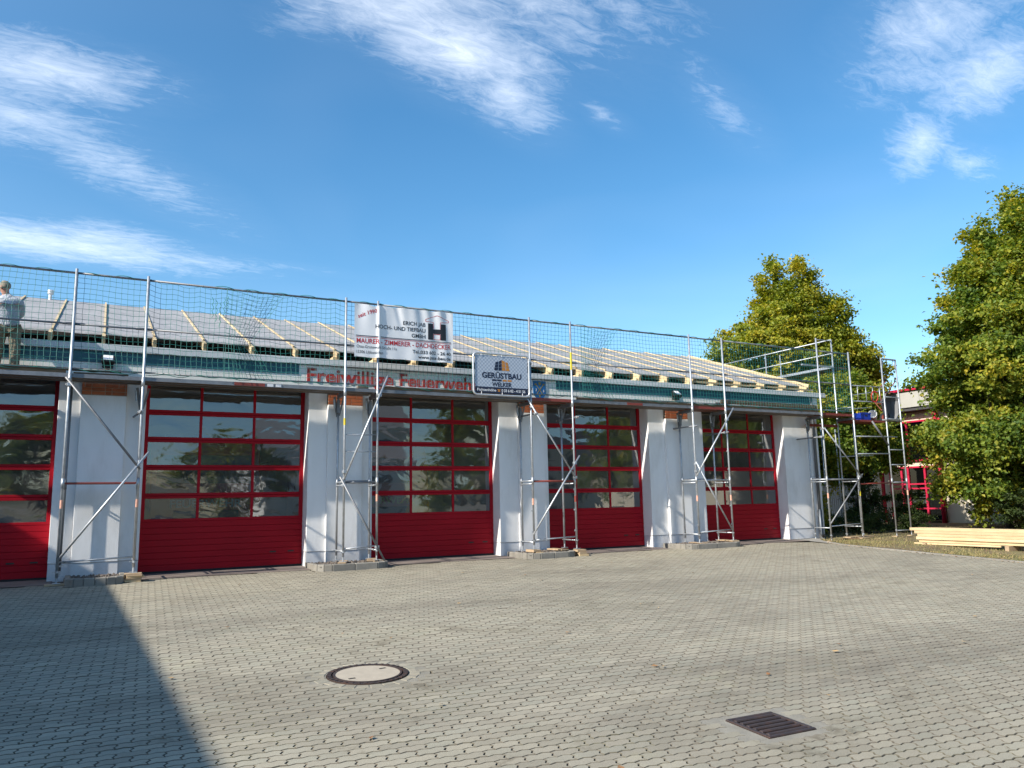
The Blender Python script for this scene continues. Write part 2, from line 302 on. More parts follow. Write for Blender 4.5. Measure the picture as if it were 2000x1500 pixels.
def glass_mat(name, tint=(0.62, 0.66, 0.66), refl=0.16, wav=0.25, scale=2.2, dist=0.02, rough=0.02, film=0.0):
    m, t, o = new_mat(name)
    tr = nd(t, 'ShaderNodeBsdfTransparent'); tr.inputs[0].default_value = (*tint, 1)
    gl = nd(t, 'ShaderNodeBsdfGlossy'); gl.inputs['Roughness'].default_value = rough; gl.inputs['Color'].default_value = (0.92, 0.95, 0.97, 1)
    n = noise(t, pos(t, (1, 1, 1.4)), scale, 2, 0.4, 0.8)
    oi = nd(t, 'ShaderNodeObjectInfo'); ad = nd(t, 'ShaderNodeVectorMath'); 
    b = nd(t, 'ShaderNodeBump'); b.inputs['Strength'].default_value = wav; b.inputs['Distance'].default_value = dist
    t.links.new(n, b.inputs['Height']); t.links.new(b.outputs[0], gl.inputs['Normal'])
    fr = nd(t, 'ShaderNodeFresnel'); fr.inputs['IOR'].default_value = 1.5
    ad = nd(t, 'ShaderNodeMath', operation='ADD', use_clamp=True); t.links.new(fr.outputs[0], ad.inputs[0]); ad.inputs[1].default_value = refl
    mx = nd(t, 'ShaderNodeMixShader'); t.links.new(ad.outputs[0], mx.inputs[0]); t.links.new(tr.outputs[0], mx.inputs[1]); t.links.new(gl.outputs[0], mx.inputs[2])
    if film:
        df = nd(t, 'ShaderNodeBsdfDiffuse'); df.inputs[0].default_value = (0.42, 0.43, 0.42, 1); m2 = nd(t, 'ShaderNodeMixShader')
        dn = noise(t, pos(t), 1.1, 6, 0.6); dm = nd(t, 'ShaderNodeMapRange'); dm.inputs[1].default_value = .3; dm.inputs[2].default_value = .7; dm.inputs[3].default_value = film*.5; dm.inputs[4].default_value = film*1.5
        t.links.new(dn, dm.inputs[0]); t.links.new(dm.outputs[0], m2.inputs[0]); t.links.new(mx.outputs[0], m2.inputs[1]); t.links.new(df.outputs[0], m2.inputs[2]); mx = m2
    t.links.new(mx.outputs[0], o.inputs[0]); return m
MT['pane'] = glass_mat('door_acrylic', refl=0.14, wav=0.22, scale=1.6, dist=0.022, rough=0.03, film=0.10)
MT['glass'] = glass_mat('window_glass', (0.35, 0.38, 0.38), 0.0, 0.1, 1.0, 0.004)

# ================================================================ GROUND
def grid_mesh(name, xs, ys, zf, mat, parent=None):
    X, Y = np.meshgrid(np.array(xs, float), np.array(ys, float)); Z = zf(X, Y)
    V = np.stack([X, Y, Z], -1).reshape(-1, 3); nx, ny = len(xs), len(ys)
    I = np.arange((ny-1)*(nx-1)); r, c = I//(nx-1), I % (nx-1); a = r*nx+c
    Fq = np.stack([a, a+1, a+nx+1, a+nx], -1)
    me = bpy.data.meshes.new(name); me.from_pydata(V.tolist(), [], Fq.tolist()); me.update()
    return link(name, me, mat, parent, True)
def np_mesh(name, V, loops, starts, totals, mat, parent=None, attr=None, smooth=False):
    me = bpy.data.meshes.new(name)
    me.vertices.add(len(V)); me.vertices.foreach_set('co', np.asarray(V, np.float32).ravel())
    me.loops.add(len(loops)); me.loops.foreach_set('vertex_index', np.asarray(loops, np.int32))
    me.polygons.add(len(starts)); me.polygons.foreach_set('loop_start', np.asarray(starts, np.int32)); me.polygons.foreach_set('loop_total', np.asarray(totals, np.int32))
    me.update(calc_edges=True)
    if attr is not None:
        at = me.color_attributes.new('tone', 'FLOAT_COLOR', 'POINT'); at.data.foreach_set('color', np.asarray(attr, np.float32).ravel())
    if not smooth: me.polygons.foreach_set('use_smooth', [False]*len(me.polygons))
    return link(name, me, mat, parent, smooth)
ground_m, t, o_ = new_mat('far_ground')
p_ = nd(t, 'ShaderNodeBsdfPrincipled'); t.links.new(p_.outputs[0], o_.inputs[0]); p_.inputs['Roughness'].default_value = 0.95
t.links.new(ramp(t, noise(t, pos(t), 0.12, 8), [(0.35, (0.075, 0.085, 0.035)), (0.65, (0.15, 0.125, 0.07))]), p_.inputs['Base Color'])
xs = list(np.concatenate([np.linspace(-900, -60, 8), np.linspace(-40, 60, 51), np.linspace(90, 900, 8)]))
ys = list(np.concatenate([np.linspace(-900, -60, 8), np.linspace(-44, 40, 43), np.linspace(70, 900, 8)]))
ground = grid_mesh('ground', xs, ys, lambda x, y: gz(x, y)-0.09-0.12*smooth01(-5, 1, x)*(1-smooth01(16, 19, x))*0, ground_m)
tag(ground, 'grassy earth reaching to the horizon around the yard', 'ground', kind='structure')

# ---- paved yard: bedding sheet + interlocking stones
sand = pbr('joint_sand', (0.120, 0.103, 0.078), 0.95, 0, 0.45, 2.0, 120, 0.3, 0.003, (0.11, 0.115, 0.06), 0.6, 1.2)
yard_far, t, o_ = new_mat('paving_beyond_view')
p_ = nd(t, 'ShaderNodeBsdfPrincipled'); t.links.new(p_.outputs[0], o_.inputs[0]); p_.inputs['Roughness'].default_value = 0.9
bt = nd(t, 'ShaderNodeTexBrick'); t.links.new(pos(t), bt.inputs['Vector']); bt.inputs['Scale'].default_value = 1.0
bt.inputs['Brick Width'].default_value = 0.21; bt.inputs['Row Height'].default_value = 0.105; bt.inputs['Mortar Size'].default_value = 0.006
bt.inputs['Color1'].default_value = (0.27, 0.25, 0.215, 1); bt.inputs['Color2'].default_value = (0.235, 0.225, 0.20, 1); bt.inputs['Mortar'].default_value = (0.08, 0.07, 0.055, 1)
t.links.new(bt.outputs[0], p_.inputs['Base Color'])
yard = grid_mesh('yard_paving', np.linspace(-5.5, 19.2, 40), np.linspace(-17.5, 1.24, 40), lambda x, y: gz(x, y)-0.022, sand)
tag(yard, 'grey interlocking wave shaped paving stones covering the whole yard', 'paving', kind='structure')
yb = MB()
for (x0, x1, y0, y1) in ((-40, -5.5, -40, 1.2), (-5.5, 19.2, -40, -17.5), (19.2, 60, -40, -17.5)):
    yb.add([(x0,y0,G(min(x0,15),y0)-0.012),(x1,y0,G(min(x1,15),y0)-0.012),(x1,y1,G(min(x1,15),y1)-0.012),(x0,y1,G(min(x0,15),y1)-0.012)], [(0,1,2,3)])
yo = yb.build('paving_margin', yard_far); tag(yo, 'paving continuing beyond the edges of the yard', 'paving', kind='structure')
def stone_mat(name, individual):
    m, t, o = new_mat(name); p = nd(t, 'ShaderNodeBsdfPrincipled'); t.links.new(p.outputs[0], o.inputs[0])
    if individual: rnd = nd(t, 'ShaderNodeObjectInfo').outputs['Random']
    else: rnd = nd(t, 'ShaderNodeNewGeometry').outputs['Random Per Island']
    c = ramp(t, rnd, [(0.0, (0.285, 0.262, 0.215)), (0.3, (0.345, 0.312, 0.257)), (0.55, (0.345, 0.335, 0.280)), (0.8, (0.385, 0.348, 0.285)), (1.0, (0.435, 0.40, 0.325))])
    n1 = noise(t, pos(t), 0.55, 6, 0.6); c = mixc_(t, 0.42, c, ramp(t, n1, [(0.32, (0.27, 0.242, 0.200)), (0.5, (0.35, 0.315, 0.258)), (0.68, (0.395, 0.36, 0.292))]))
    wear = noise(t, pos(t, (0.5, 1.3, 1)), 0.22, 7, 0.62, 0.4)
    c = mixc_(t, 1.0, c, ramp(t, wear, [(0.34, (0.70, 0.69, 0.69)), (0.5, (0.98, 0.98, 0.98)), (0.7, (1.08, 1.07, 1.04))]), 'MULTIPLY')
    st1 = noise(t, pos(t, (1, 1, 1)), 1.6, 5, 0.7, 0.6); c = mixc_(t, 1.0, c, ramp(t, st1, [(0.30, (0.62, 0.60, 0.57)), (0.40, (0.96, 0.96, 0.95)), (0.6, (1, 1, 1)), (0.72, (1.05, 1.06, 1.0))]), 'MULTIPLY')
    ty = noise(t, pos(t, (0.10, 2.2, 1), (0, 0, R(24))), 0.9, 6, 0.6, 0.3); c = mixc_(t, 1.0, c, ramp(t, ty, [(0.30, (0.87, 0.87, 0.875)), (0.44, (1, 1, 1))]), 'MULTIPLY')
    n2 = noise(t, pos(t), 140, 3, 0.6); c = mixc_(t, 1.0, c, ramp(t, n2, [(0.3, (0.80, 0.80, 0.81)), (0.7, (1.10, 1.10, 1.09))]), 'MULTIPLY')
    c = mixc_(t, 1.0, c, (0.995, 0.995, 0.94), 'MULTIPLY')
    t.links.new(c, p.inputs['Base Color']); p.inputs['Roughness'].default_value = 0.9; p.inputs['Specular IOR Level'].default_value = 0.25
    b = nd(t, 'ShaderNodeBump'); b.inputs['Strength'].default_value = 0.35; b.inputs['Distance'].default_value = 0.002
    t.links.new(n2, b.inputs['Height']); t.links.new(b.outputs[0], p.inputs['Normal']); return m
SL, SW = 0.209, 0.1045
def stone_outline(shrink):
    hl, hw, am, zz = SL/2, SW/2, 0.0075, 0.012
    top = [(-hl+SL*k/4, hw+am*(1 if k % 2 else -1)) for k in range(5)]
    right = [(hl+zz, hw/3), (hl-zz, -hw/3)]
    bot = [(hl-SL*k/4, -hw+am*(1 if (4-k) % 2 else -1)) for k in range(5)]
    left = [(-hl-zz, -hw/3), (-hl+zz, hw/3)]
    P = np.array(top+right+bot+left)[::-1].copy()         # counter-clockwise
    Q = []
    n = len(P)
    for i in range(n):
        a, b, c = P[i-1], P[i], P[(i+1) % n]
        e1 = (b-a)/np.linalg.norm(b-a); e2 = (c-b)/np.linalg.norm(c-b)
        nn = np.array([-(e1[1]+e2[1]), e1[0]+e2[0]]); nn /= max(np.linalg.norm(nn), 1e-6)
        Q.append(b+nn*shrink)
    return np.array(Q)
O_out, O_in = stone_outline(0.0030), stone_outline(0.0078); nO = len(O_out)
TILT = R(-3.0); ct, st_ = math.cos(TILT), math.sin(TILT)
MAN = np.array([2.41, -8.72]); GRA = np.array([4.64, -11.70])
KERB = [(19.35, 0.70), (19.0, -0.35), (18.62, -0.95), (18.38, -2.2), (18.2, -4.0), (18.08, -6.0), (18.0, -9.0), (18.0, -16.5)]
kx = lambda y: np.interp(-np.asarray(y), [-k[1] for k in KERB], [k[0] for k in KERB])
ii, jj = np.meshgrid(np.arange(-60, 150), np.arange(-190, 40)); ii = ii.ravel(); jj = jj.ravel()
lx = (ii + 0.5*(jj % 2))*SL; ly = jj*SW
cx, cy = lx*ct-ly*st_, lx*st_+ly*ct
ISL = [(-0.44, 0.56, -0.30), (4.02, 5.62, -0.27), (8.92, 10.34, -0.30), (13.72, 15.72, -0.27)]     # x0, x1, front of the raised pillar islands
ok = (cx > -4.6) & (cy > -16.2) & (cy < 0.16) & (cx < kx(cy)-0.02)
ok &= np.hypot(cx-MAN[0], cy-MAN[1]) > 0.52
ok &= ~((np.abs(cx-GRA[0]) < 0.345) & (np.abs(cy-GRA[1]) < 0.285))
for x0, x1, yf in ISL: ok &= ~((cx > x0+0.02) & (cx < x1-0.02) & (cy > yf-0.0))
cx, cy = cx[ok], cy[ok]
cz = gz(cx, cy)
# pick the 300 stones that show largest
P3 = np.stack([cx, cy, cz], -1)-np.array(CAMPOS)
dz = P3 @ np.array(F_); sx = (P3 @ np.array(R1))/dz*1510; sy = (P3 @ np.array(U1))/dz*1510
vis = (dz > 0.5) & (np.abs(sx) < 985) & (np.abs(sy) < 742)
order = np.argsort(np.where(vis, np.hypot(P3[:, 0], P3[:, 1]), 1e9)); near = order[:300]
far_mask = np.ones(len(cx), bool); far_mask[near] = False
jit = rng.normal(0, 0.0011, len(cx)); rotj = rng.normal(0, 0.006, len(cx))
def stone_proto():
    V = np.concatenate([np.c_[O_in, np.full(nO, 0.0)], np.c_[O_out, np.full(nO, -0.005)], np.c_[O_out, np.full(nO, -0.03)]])
    F = [tuple(range(nO))]
    for lv in (0, 1):
        for k in range(nO): F.append((lv*nO+(k+1) % nO, lv*nO+k, (lv+1)*nO+k, (lv+1)*nO+(k+1) % nO))
    return V, F
SV, SF = stone_proto()
pm = bpy.data.meshes.new('paving_stone'); pm.from_pydata(SV.tolist(), [], SF); pm.update(); pm.materials.append(stone_mat('paving_stone_near', True)); pm.materials.append(sand)
pm.polygons.foreach_set('material_index', [0]+[1]*(len(SF)-1))
slope = math.atan(0.034)
for i in near:
    o = bpy.data.objects.new('paving_stone', pm); C.objects.link(o)
    o.location = (cx[i], cy[i], cz[i]+jit[i]); o.rotation_euler = (slope, 0, TILT+rotj[i]); o.parent = yard
fx, fy, fzz, fj, fr = cx[far_mask], cy[far_mask], cz[far_mask], jit[far_mask], TILT+rotj[far_mask]
n = len(fx); co, si = np.cos(fr)[:, None], np.sin(fr)[:, None]
X = SV[:, 0][None]*co-SV[:, 1][None]*si+fx[:, None]; Y = SV[:, 0][None]*si+SV[:, 1][None]*co+fy[:, None]
Z = gz(X, Y)+SV[:, 2][None]+fj[:, None]
VV = np.stack([X, Y, Z], -1).reshape(-1, 3)
lp = np.concatenate([np.array(f) for f in SF]); tt = np.array([len(f) for f in SF]); nv = len(SV)
loops = (lp[None]+nv*np.arange(n)[:, None]).ravel(); tots = np.tile(tt, n); starts = np.concatenate([[0], np.cumsum(tots)[:-1]])
ps = np_mesh('paving_stones', VV, loops, starts, tots, stone_mat('paving_stone_far', False), yard); ps['kind'] = 'stuff'
ps.data.materials.append(sand); ps.data.polygons.foreach_set('material_index', np.tile(np.array([0]+[1]*(len(SF)-1), np.int32), n))

# ---- apron slabs and thresholds in front of the doors
DR = [-0.74, 4.05, 8.77, 13.43, 18.65]; DW = 3.26
apron = MB()
for k, xr in enumerate(DR):
    x0, x1 = xr-DW-0.1, xr+0.1
    sl_ = MB(); sl_.add([(x0,0.20,G(0,0.2)+0.004),(x1,0.20,G(0,0.2)+0.004),(x1,1.5,0.0),(x0,1.5,0.0)], [(0,1,2,3)]); ap = sl_.build('door_apron', MT['apron']); tag(ap, 'stained concrete apron strip before the %s red door from left' % ('leftmost', 'second', 'middle', 'fourth', 'farthest')[k], 'apron', kind='structure')
apron.add([(18.66,-0.55,G(18,-.55)-0.0),(19.3,0.2,G(18,.2)-0.0),(19.8,0.86,0.0),(18.75,1.0,-0.0)], [(0,1,2,3)])
ap = apron.build('corner_slab', MT['concrete']); tag(ap, 'concrete slab at the foot of the right corner pillar', 'apron', kind='structure')

# ---- verge with dry grass, kerb
vm, t, o_ = new_mat('dry_lawn_soil'); p_ = nd(t, 'ShaderNodeBsdfPrincipled'); t.links.new(p_.outputs[0], o_.inputs[0]); p_.inputs['Roughness'].default_value = 0.95
t.links.new(ramp(t, noise(t, pos(t), 1.3, 9, 0.65), [(0.32, (0.10, 0.070, 0.042)), (0.5, (0.165, 0.125, 0.065)), (0.66, (0.15, 0.145, 0.055))]), p_.inputs['Base Color'])
vy = np.linspace(-17, 32, 90); vt = np.concatenate([np.linspace(0, 0.12, 14), np.linspace(0.15, 1, 16)])
VX = np.array([[max(float(kx(min(y, 0.7))), (20.16 if y > 0.72 else 0))+0.09+tt_*45 for tt_ in vt] for y in vy]); VY = np.repeat(vy[:, None], len(vt), 1)
VZ = gz(VX, VY)+0.02+0.05*(1-np.exp(-(VX-VX[:, :1])/1.2))+0.012*np.sin(VX*3.1+VY*2.3)
V = np.stack([VX, VY, VZ], -1).reshape(-1, 3); nx, ny = len(vt), len(vy); I = np.arange((ny-1)*(nx-1)); a = (I//(nx-1))*nx+I % (nx-1)
me = bpy.data.meshes.new('verge'); me.from_pydata(V.tolist(), [], np.stack([a, a+1, a+nx+1, a+nx], -1).tolist()); me.update()
verge = link('verge', me, vm, None, True); tag(verge, 'dry patchy lawn to the right of the yard', 'lawn', kind='structure')
def vz(x, y):
    x0 = max(float(kx(min(y, 0.7))), 20.16 if y > 0.72 else 0)+0.09
    return G(x, y)+0.02+0.05*(1-math.exp(-max(0, x-x0)/1.2))+0.012*math.sin(x*3.1+y*2.3)
kerb_root = thing('lawn_kerb', 'low concrete kerb edging the dry lawn', 'kerb', (18.4, -3, G(18.4, -3)), kind='structure')
del kerb_root['category']
seg = []
for (a, b) in zip(KERB[:-1], KERB[1:]):
    L = math.hypot(b[0]-a[0], b[1]-a[1]); k = max(1, round(L/0.9))
    for q in range(k):
        t0, t1 = q/k, (q+1)/k; seg.append(((a[0]+(b[0]-a[0])*t0, a[1]+(b[1]-a[1])*t0), (a[0]+(b[0]-a[0])*t1, a[1]+(b[1]-a[1])*t1)))
for s0, s1 in seg:
    d = Vector((s1[0]-s0[0], s1[1]-s0[1], 0)).normalized()*0.004
    m = MB(); z0, z1 = G(*s0), G(*s1)
    m.beam((s0[0]+d.x+.045, s0[1]+d.y, z0-0.02), (s1[0]-d.x+.045, s1[1]-d.y, z1-0.02), 0.085, 0.10); m.build('kerb_stone', MT['kerb'], kerb_root, bevel=0.008)
# grass tufts on the verge
grass_m, t, o_ = new_mat('grass_blades'); p_ = nd(t, 'ShaderNodeBsdfPrincipled'); t.links.new(p_.outputs[0], o_.inputs[0]); p_.inputs['Roughness'].default_value = 0.7
t.links.new(nd(t, 'ShaderNodeVertexColor', layer_name='tone').outputs[0], p_.inputs['Base Color'])
N = 26000
gy = rng.uniform(-12, 4, N); off = rng.exponential(2.0, N); gx = np.where(gy > 0.72, 20.2, kx(np.minimum(gy, 0.7)))+0.12+off
keep = (gx < 34) & (mx := (np.sin(gx*1.7+gy*0.9)+np.sin(gx*0.6-gy*2.1)+rng.normal(0, 0.9, N) > -0.4)); gx, gy = gx[keep], gy[keep]; N = len(gx)
gzz = np.array([vz(x, y) for x, y in zip(gx, gy)]); ang = rng.uniform(0, 6.28, N); h = rng.uniform(0.025, 0.075, N); wd = rng.uniform(0.004, 0.009, N)
lean = rng.normal(0, 0.03, (N, 2))
A = np.stack([gx-np.cos(ang)*wd, gy-np.sin(ang)*wd, gzz-0.004], -1); B = np.stack([gx+np.cos(ang)*wd, gy+np.sin(ang)*wd, gzz-0.004], -1)
Cc = np.stack([gx+lean[:, 0], gy+lean[:, 1], gzz+h], -1)
V = np.stack([A, B, Cc], 1).reshape(-1, 3); tn = rng.uniform(0, 1, N)[:, None]
col = (1-tn)*np.array([[0.10, 0.115, 0.030]])+tn*np.array([[0.33, 0.26, 0.115]]); col = np.repeat(np.c_[col, np.ones(N)], 3, 0)
go = np_mesh('lawn_grass', V, np.arange(3*N), np.arange(0, 3*N, 3), np.full(N, 3), grass_m, None, col); tag(go, 'short yellowing grass blades on the lawn verge', 'grass', kind='stuff')
# fallen leaves along the kerb and a few on the paving
N = 620
ly_ = np.concatenate([rng.uniform(-7.5, 0.5, 380), rng.uniform(-12, 0, 240)])
lx_ = np.concatenate([kx(np.minimum(ly_[:380], .7))+rng.exponential(0.9, 380)-0.25, rng.uniform(0, 17.5, 240)])
sel = np.ones(N, bool); sel[380:] = rng.uniform(0, 1, 240) < 0.28; lx_, ly_ = lx_[sel], ly_[sel]; N = len(lx_)
lz = np.array([(vz(x, y) if x > float(kx(min(y, .7)))+0.1 else G(x, y))+0.012 for x, y in zip(lx_, ly_)])
th = rng.uniform(0, 6.28, N); sz = rng.uniform(0.018, 0.045, N); q = []
for k, (dx, dy) in enumerate(((-1, 0), (0, -.6), (1, 0), (0, .6))):
    q.append(np.stack([lx_+sz*(dx*np.cos(th)-dy*np.sin(th)), ly_+sz*(dx*np.sin(th)+dy*np.cos(th)), lz+rng.uniform(0, 0.015, N)], -1))
V = np.stack(q, 1).reshape(-1, 3); tn = rng.uniform(0, 1, N)[:, None]
col = (1-tn)*np.array([[0.22, 0.09, 0.03]])+tn*np.array([[0.52, 0.36, 0.17]]); col = np.repeat(np.c_[col, np.ones(N)], 4, 0)
lo = np_mesh('fallen_leaves', V, np.arange(4*N), np.arange(0, 4*N, 4), np.full(N, 4), grass_m, None, col); tag(lo, 'brown and yellow fallen leaves along the kerb and paving', 'leaves', kind='stuff')

# ---- raised islands of kerb stones and gravel at the pillars
inames = ['raised gravel bed at foot of the leftmost full pillar, in shade', 'raised gravel bed with rounded kerb under the narrow scaffold bay', 'raised gravel bed below the round trade sign', 'raised gravel bed left of the farthest red door']
for idx, (x0, x1, yf) in enumerate(ISL):
    root = thing('gravel_bed', inames[idx].replace('round trade sign', 'chequered trade sign'), 'kerb bed', ((x0+x1)/2, 0.2, G(0, .2)), 'raised gravel beds at the pillars')
    rr = 0.32; pts = [(x0, 0.78), (x0, yf+rr)]
    pts += [(x0+rr-rr*math.cos(a), yf+rr-rr*math.sin(a)) for a in (R(30), R(60), R(90))]
    pts += [(x0+rr+(x1-x0-2*rr)*k/2, yf) for k in (1, 2)]
    pts += [(x1-rr+rr*math.sin(a), yf+rr-rr*math.cos(a)) for a in (R(30), R(60), R(90))] + [(x1, 0.78)]
    top = 0.085
    cxm, cym = (x0+x1)/2, 0.4
    for a, b in zip(pts[:-1], pts[1:]):
        if math.hypot(b[0]-a[0], b[1]-a[1]) < 0.02: continue
        # stone: outer edge a-b, inner edge moved towards the centre
        def inn(p): 
            v_ = Vector((p[0]-cxm, p[1]-cym, 0)); sgx = -0.10*(1 if p[0] > cxm+.2 else -1 if p[0] < cxm-.2 else 0)
            return (p[0]+(sgx if abs(p[0]-cxm) > (x1-x0)/2-rr+0.01 else 0), p[1]+(0.10 if p[1] < yf+0.25 else 0))
        g = 0.003; d = Vector((b[0]-a[0], b[1]-a[1])); d.normalize()
        a2, b2 = (a[0]+d.x*g, a[1]+d.y*g), (b[0]-d.x*g, b[1]-d.y*g); ia, ib = inn(a2), inn(b2)
        m = MB(); zb = G(0, min(a[1], b[1]))-0.02
        m.add([(a2[0],a2[1],zb),(b2[0],b2[1],zb),(ib[0],ib[1],zb),(ia[0],ia[1],zb),(a2[0],a2[1],top),(b2[0],b2[1],top),(ib[0],ib[1],top),(ia[0],ia[1],top)],
              [(0,3,2,1),(4,5,6,7),(0,1,5,4),(1,2,6,5),(2,3,7,6),(3,0,4,7)])
        m.build('kerb_stone', MT['kerb'], root, bevel=0.012)
    m = MB(); n = int(330*(x1-x0))
    for _ in range(n):
        x, y = random.uniform(x0+.1, x1-.1), random.uniform(yf+.1, 0.8)
        s = random.uniform(0.012, 0.03); z = 0.045+random.uniform(0, 0.03); ph = random.uniform(0, 3)
        ring = [(x+s*random.uniform(.7,1.2)*math.cos(ph+k*1.257), y+s*random.uniform(.7,1.2)*math.sin(ph+k*1.257), z+random.uniform(-.006,.006)) for k in range(5)]
        m.add(ring+[(x, y, z+s*.8), (x, y, z-s*.8)], [(k, (k+1) % 5, 5) for k in range(5)]+[((k+1) % 5, k, 6) for k in range(5)])
    m.add([(x0+.08,yf+.08,0.04),(x1-.08,yf+.08,0.04),(x1-.08,.8,0.045),(x0+.08,.8,0.045)], [(0,1,2,3)])
    gv = m.build('gravel', MT['gravel'], root); gv['kind'] = 'stuff'

# ================================================================ FIRE STATION
ST = thing('fire_station', 'white fire station with five red glazed doors and half built roof', 'building', (8, 1.2, 0))
PIL = [  # left edge, centre left, centre right, right edge
    (-0.74, -0.36, 0.43, 0.79), (4.05, 4.46, 5.25, 5.51), (8.77, 9.30, 10.03, 10.17), (13.43, 13.98, 14.78, 15.39)]
VW, VC = 0.82, 0.72                      # front planes: side wings, proud centre
def pillar(k, a, b, c, d, brick=True):
    m = MB(); m.box(a, b, VW, 1.6, 0.30, 3.95); m.box(c, d, VW, 1.6, 0.30, 3.95); m.box(b, c, VC, 1.6, 0.30, 3.50 if brick else 3.95)
    o = m.build('pillar', MT['render'], ST, bevel=0.006)
    m = MB(); m.box(a+.004, b, VW+0.012, 1.6, -0.05, 0.294); m.box(c, d-.004, VW+0.012, 1.6, -0.05, 0.294); m.box(b, c, VC+0.012, 1.6, -0.05, 0.294)
    m.build('plinth', MT['plinth'], ST)
    if brick:
        m = MB(); m.box(b+.004, c-.004, VC+0.012, 1.6, 3.503, 3.95); bk = m.build('brick_panel', MT['mortar'], ST)
        bl, bh, j = 0.225, 0.064, 0.010; z = 3.512; row = 0
        while z < 3.93:
            x = b-(bl+j)*(0.25 if row % 2 else 0.75)+(0.0 if row % 2 else 0); h2 = min(bh, 3.94-z); kk = 0
            while x < c:
                ln = bl if (kk+row) % 3 else (bl-j)/2
                xa, xb = max(x, b+.004), min(x+ln, c-.004)
                if xb-xa > 0.02:
                    q = MB(); q.box(xa, xb, VC+0.003, VC+0.08, z, z+h2); q.build('brick', MT['brick'], bk, bevel=0.003)
                x += ln+j; kk += 1
            z += bh+j; row += 1
for k, pz in enumerate(PIL): pillar(k, *pz)
m = MB(); m.box(18.65, 20.16, VW, 1.6, 0.30, 3.95); m.build('pillar', MT['render'], ST, bevel=0.006)
m = MB(); m.box(18.654, 20.156, VW+.012, 1.6, -0.12, 0.294); m.build('plinth', MT['plinth'], ST)
m = MB(); m.box(-5.6, -4.0, VW, 1.6, 0.3, 3.95); m.build('pillar', MT['render'], ST, bevel=0.006)
m = MB(); m.box(-5.596, -4.004, VW+.012, 1.6, -.05, .294); m.build('plinth', MT['plinth'], ST)
# other walls (rear, gables) and interior surfaces
m = MB(); m.box(-5.6, 20.16, 11.7, 12.0, -0.1, 4.6); m.build('rear_wall', MT['interior'], ST)
m = MB(); m.add([(20.14,1.6,-.12),(20.14,12,-.12),(20.14,12,4.5),(20.14,6.4,6.45),(20.14,1.1,4.6),(20.14,1.6,4.0),(19.9,1.6,-.12),(19.9,12,-.12),(19.9,12,4.5),(19.9,6.4,6.45),(19.9,1.1,4.6),(19.9,1.6,4.0)],
    [(0,1,2,3,4,5),(11,10,9,8,7,6),(0,5,11,6),(5,4,10,11),(4,3,9,10),(3,2,8,9),(2,1,7,8),(1,0,6,7)]); m.build('gable_wall', MT['render'], ST)
m = MB(); m.box(-5.6, -5.3, 1.6, 11.7, -0.1, 4.6); m.build('gable_wall', MT['render'], ST)
m = MB(); m.box(-5.3, 19.9, 1.6, 11.7, 4.02, 4.12); m.build('ceiling', MT['interior'], ST)
m = MB(); m.box(-5.3, 19.9, 1.5, 11.7, -0.12, -0.004); m.build('floor', MT['interior_floor'], ST)
# lintel wall above the doors, behind the fascia
m = MB(); m.box(-5.6, 20.16, 0.90, 1.6, 3.955, 4.42); m.build('lintel', MT['render'], ST)
# fascia boards: panels per bay, teal strips, white eaves board
VF = 0.70
px_edges = [-5.6, -1.2, 3.79, 7.1, 10.40, 14.5, 17.6, 20.12]
for a, b in zip(px_edges[:-1], px_edges[1:]):
    m = MB(); m.box(a+.003, b-.003, VF, 0.89, 3.80, 4.36); m.build('fascia_panel', MT['fascia'], ST)
for a, b in ((-5.6, -1.2), (-1.2, 3.79), (10.40, 14.5), (14.5, 17.6), (17.6, 19.78)):
    m = MB(); m.box(a+.004, b-.004, VF-0.012, VF-0.001, 4.145, 4.40); m.build('teal_strip', MT['teal'], ST)
for a, b in ((-5.7, -0.8), (-.8, 4.2), (4.2, 9.2), (9.2, 14.2), (14.2, 18.0), (18.0, 20.45)):
    m = MB(); m.box(a+.002, b-.002, 0.63, 0.90, 4.375, 4.515); m.build('eaves_board', MT['gutterboard'], ST, bevel=0.006)
m = MB(); m.box(-5.6, 20.1, 0.88, 0.95, 4.3, 4.5); m.build('eaves_shade_strip', MT['dark'], ST)  # near-black strip behind the eaves board, shade of the open eaves as colour

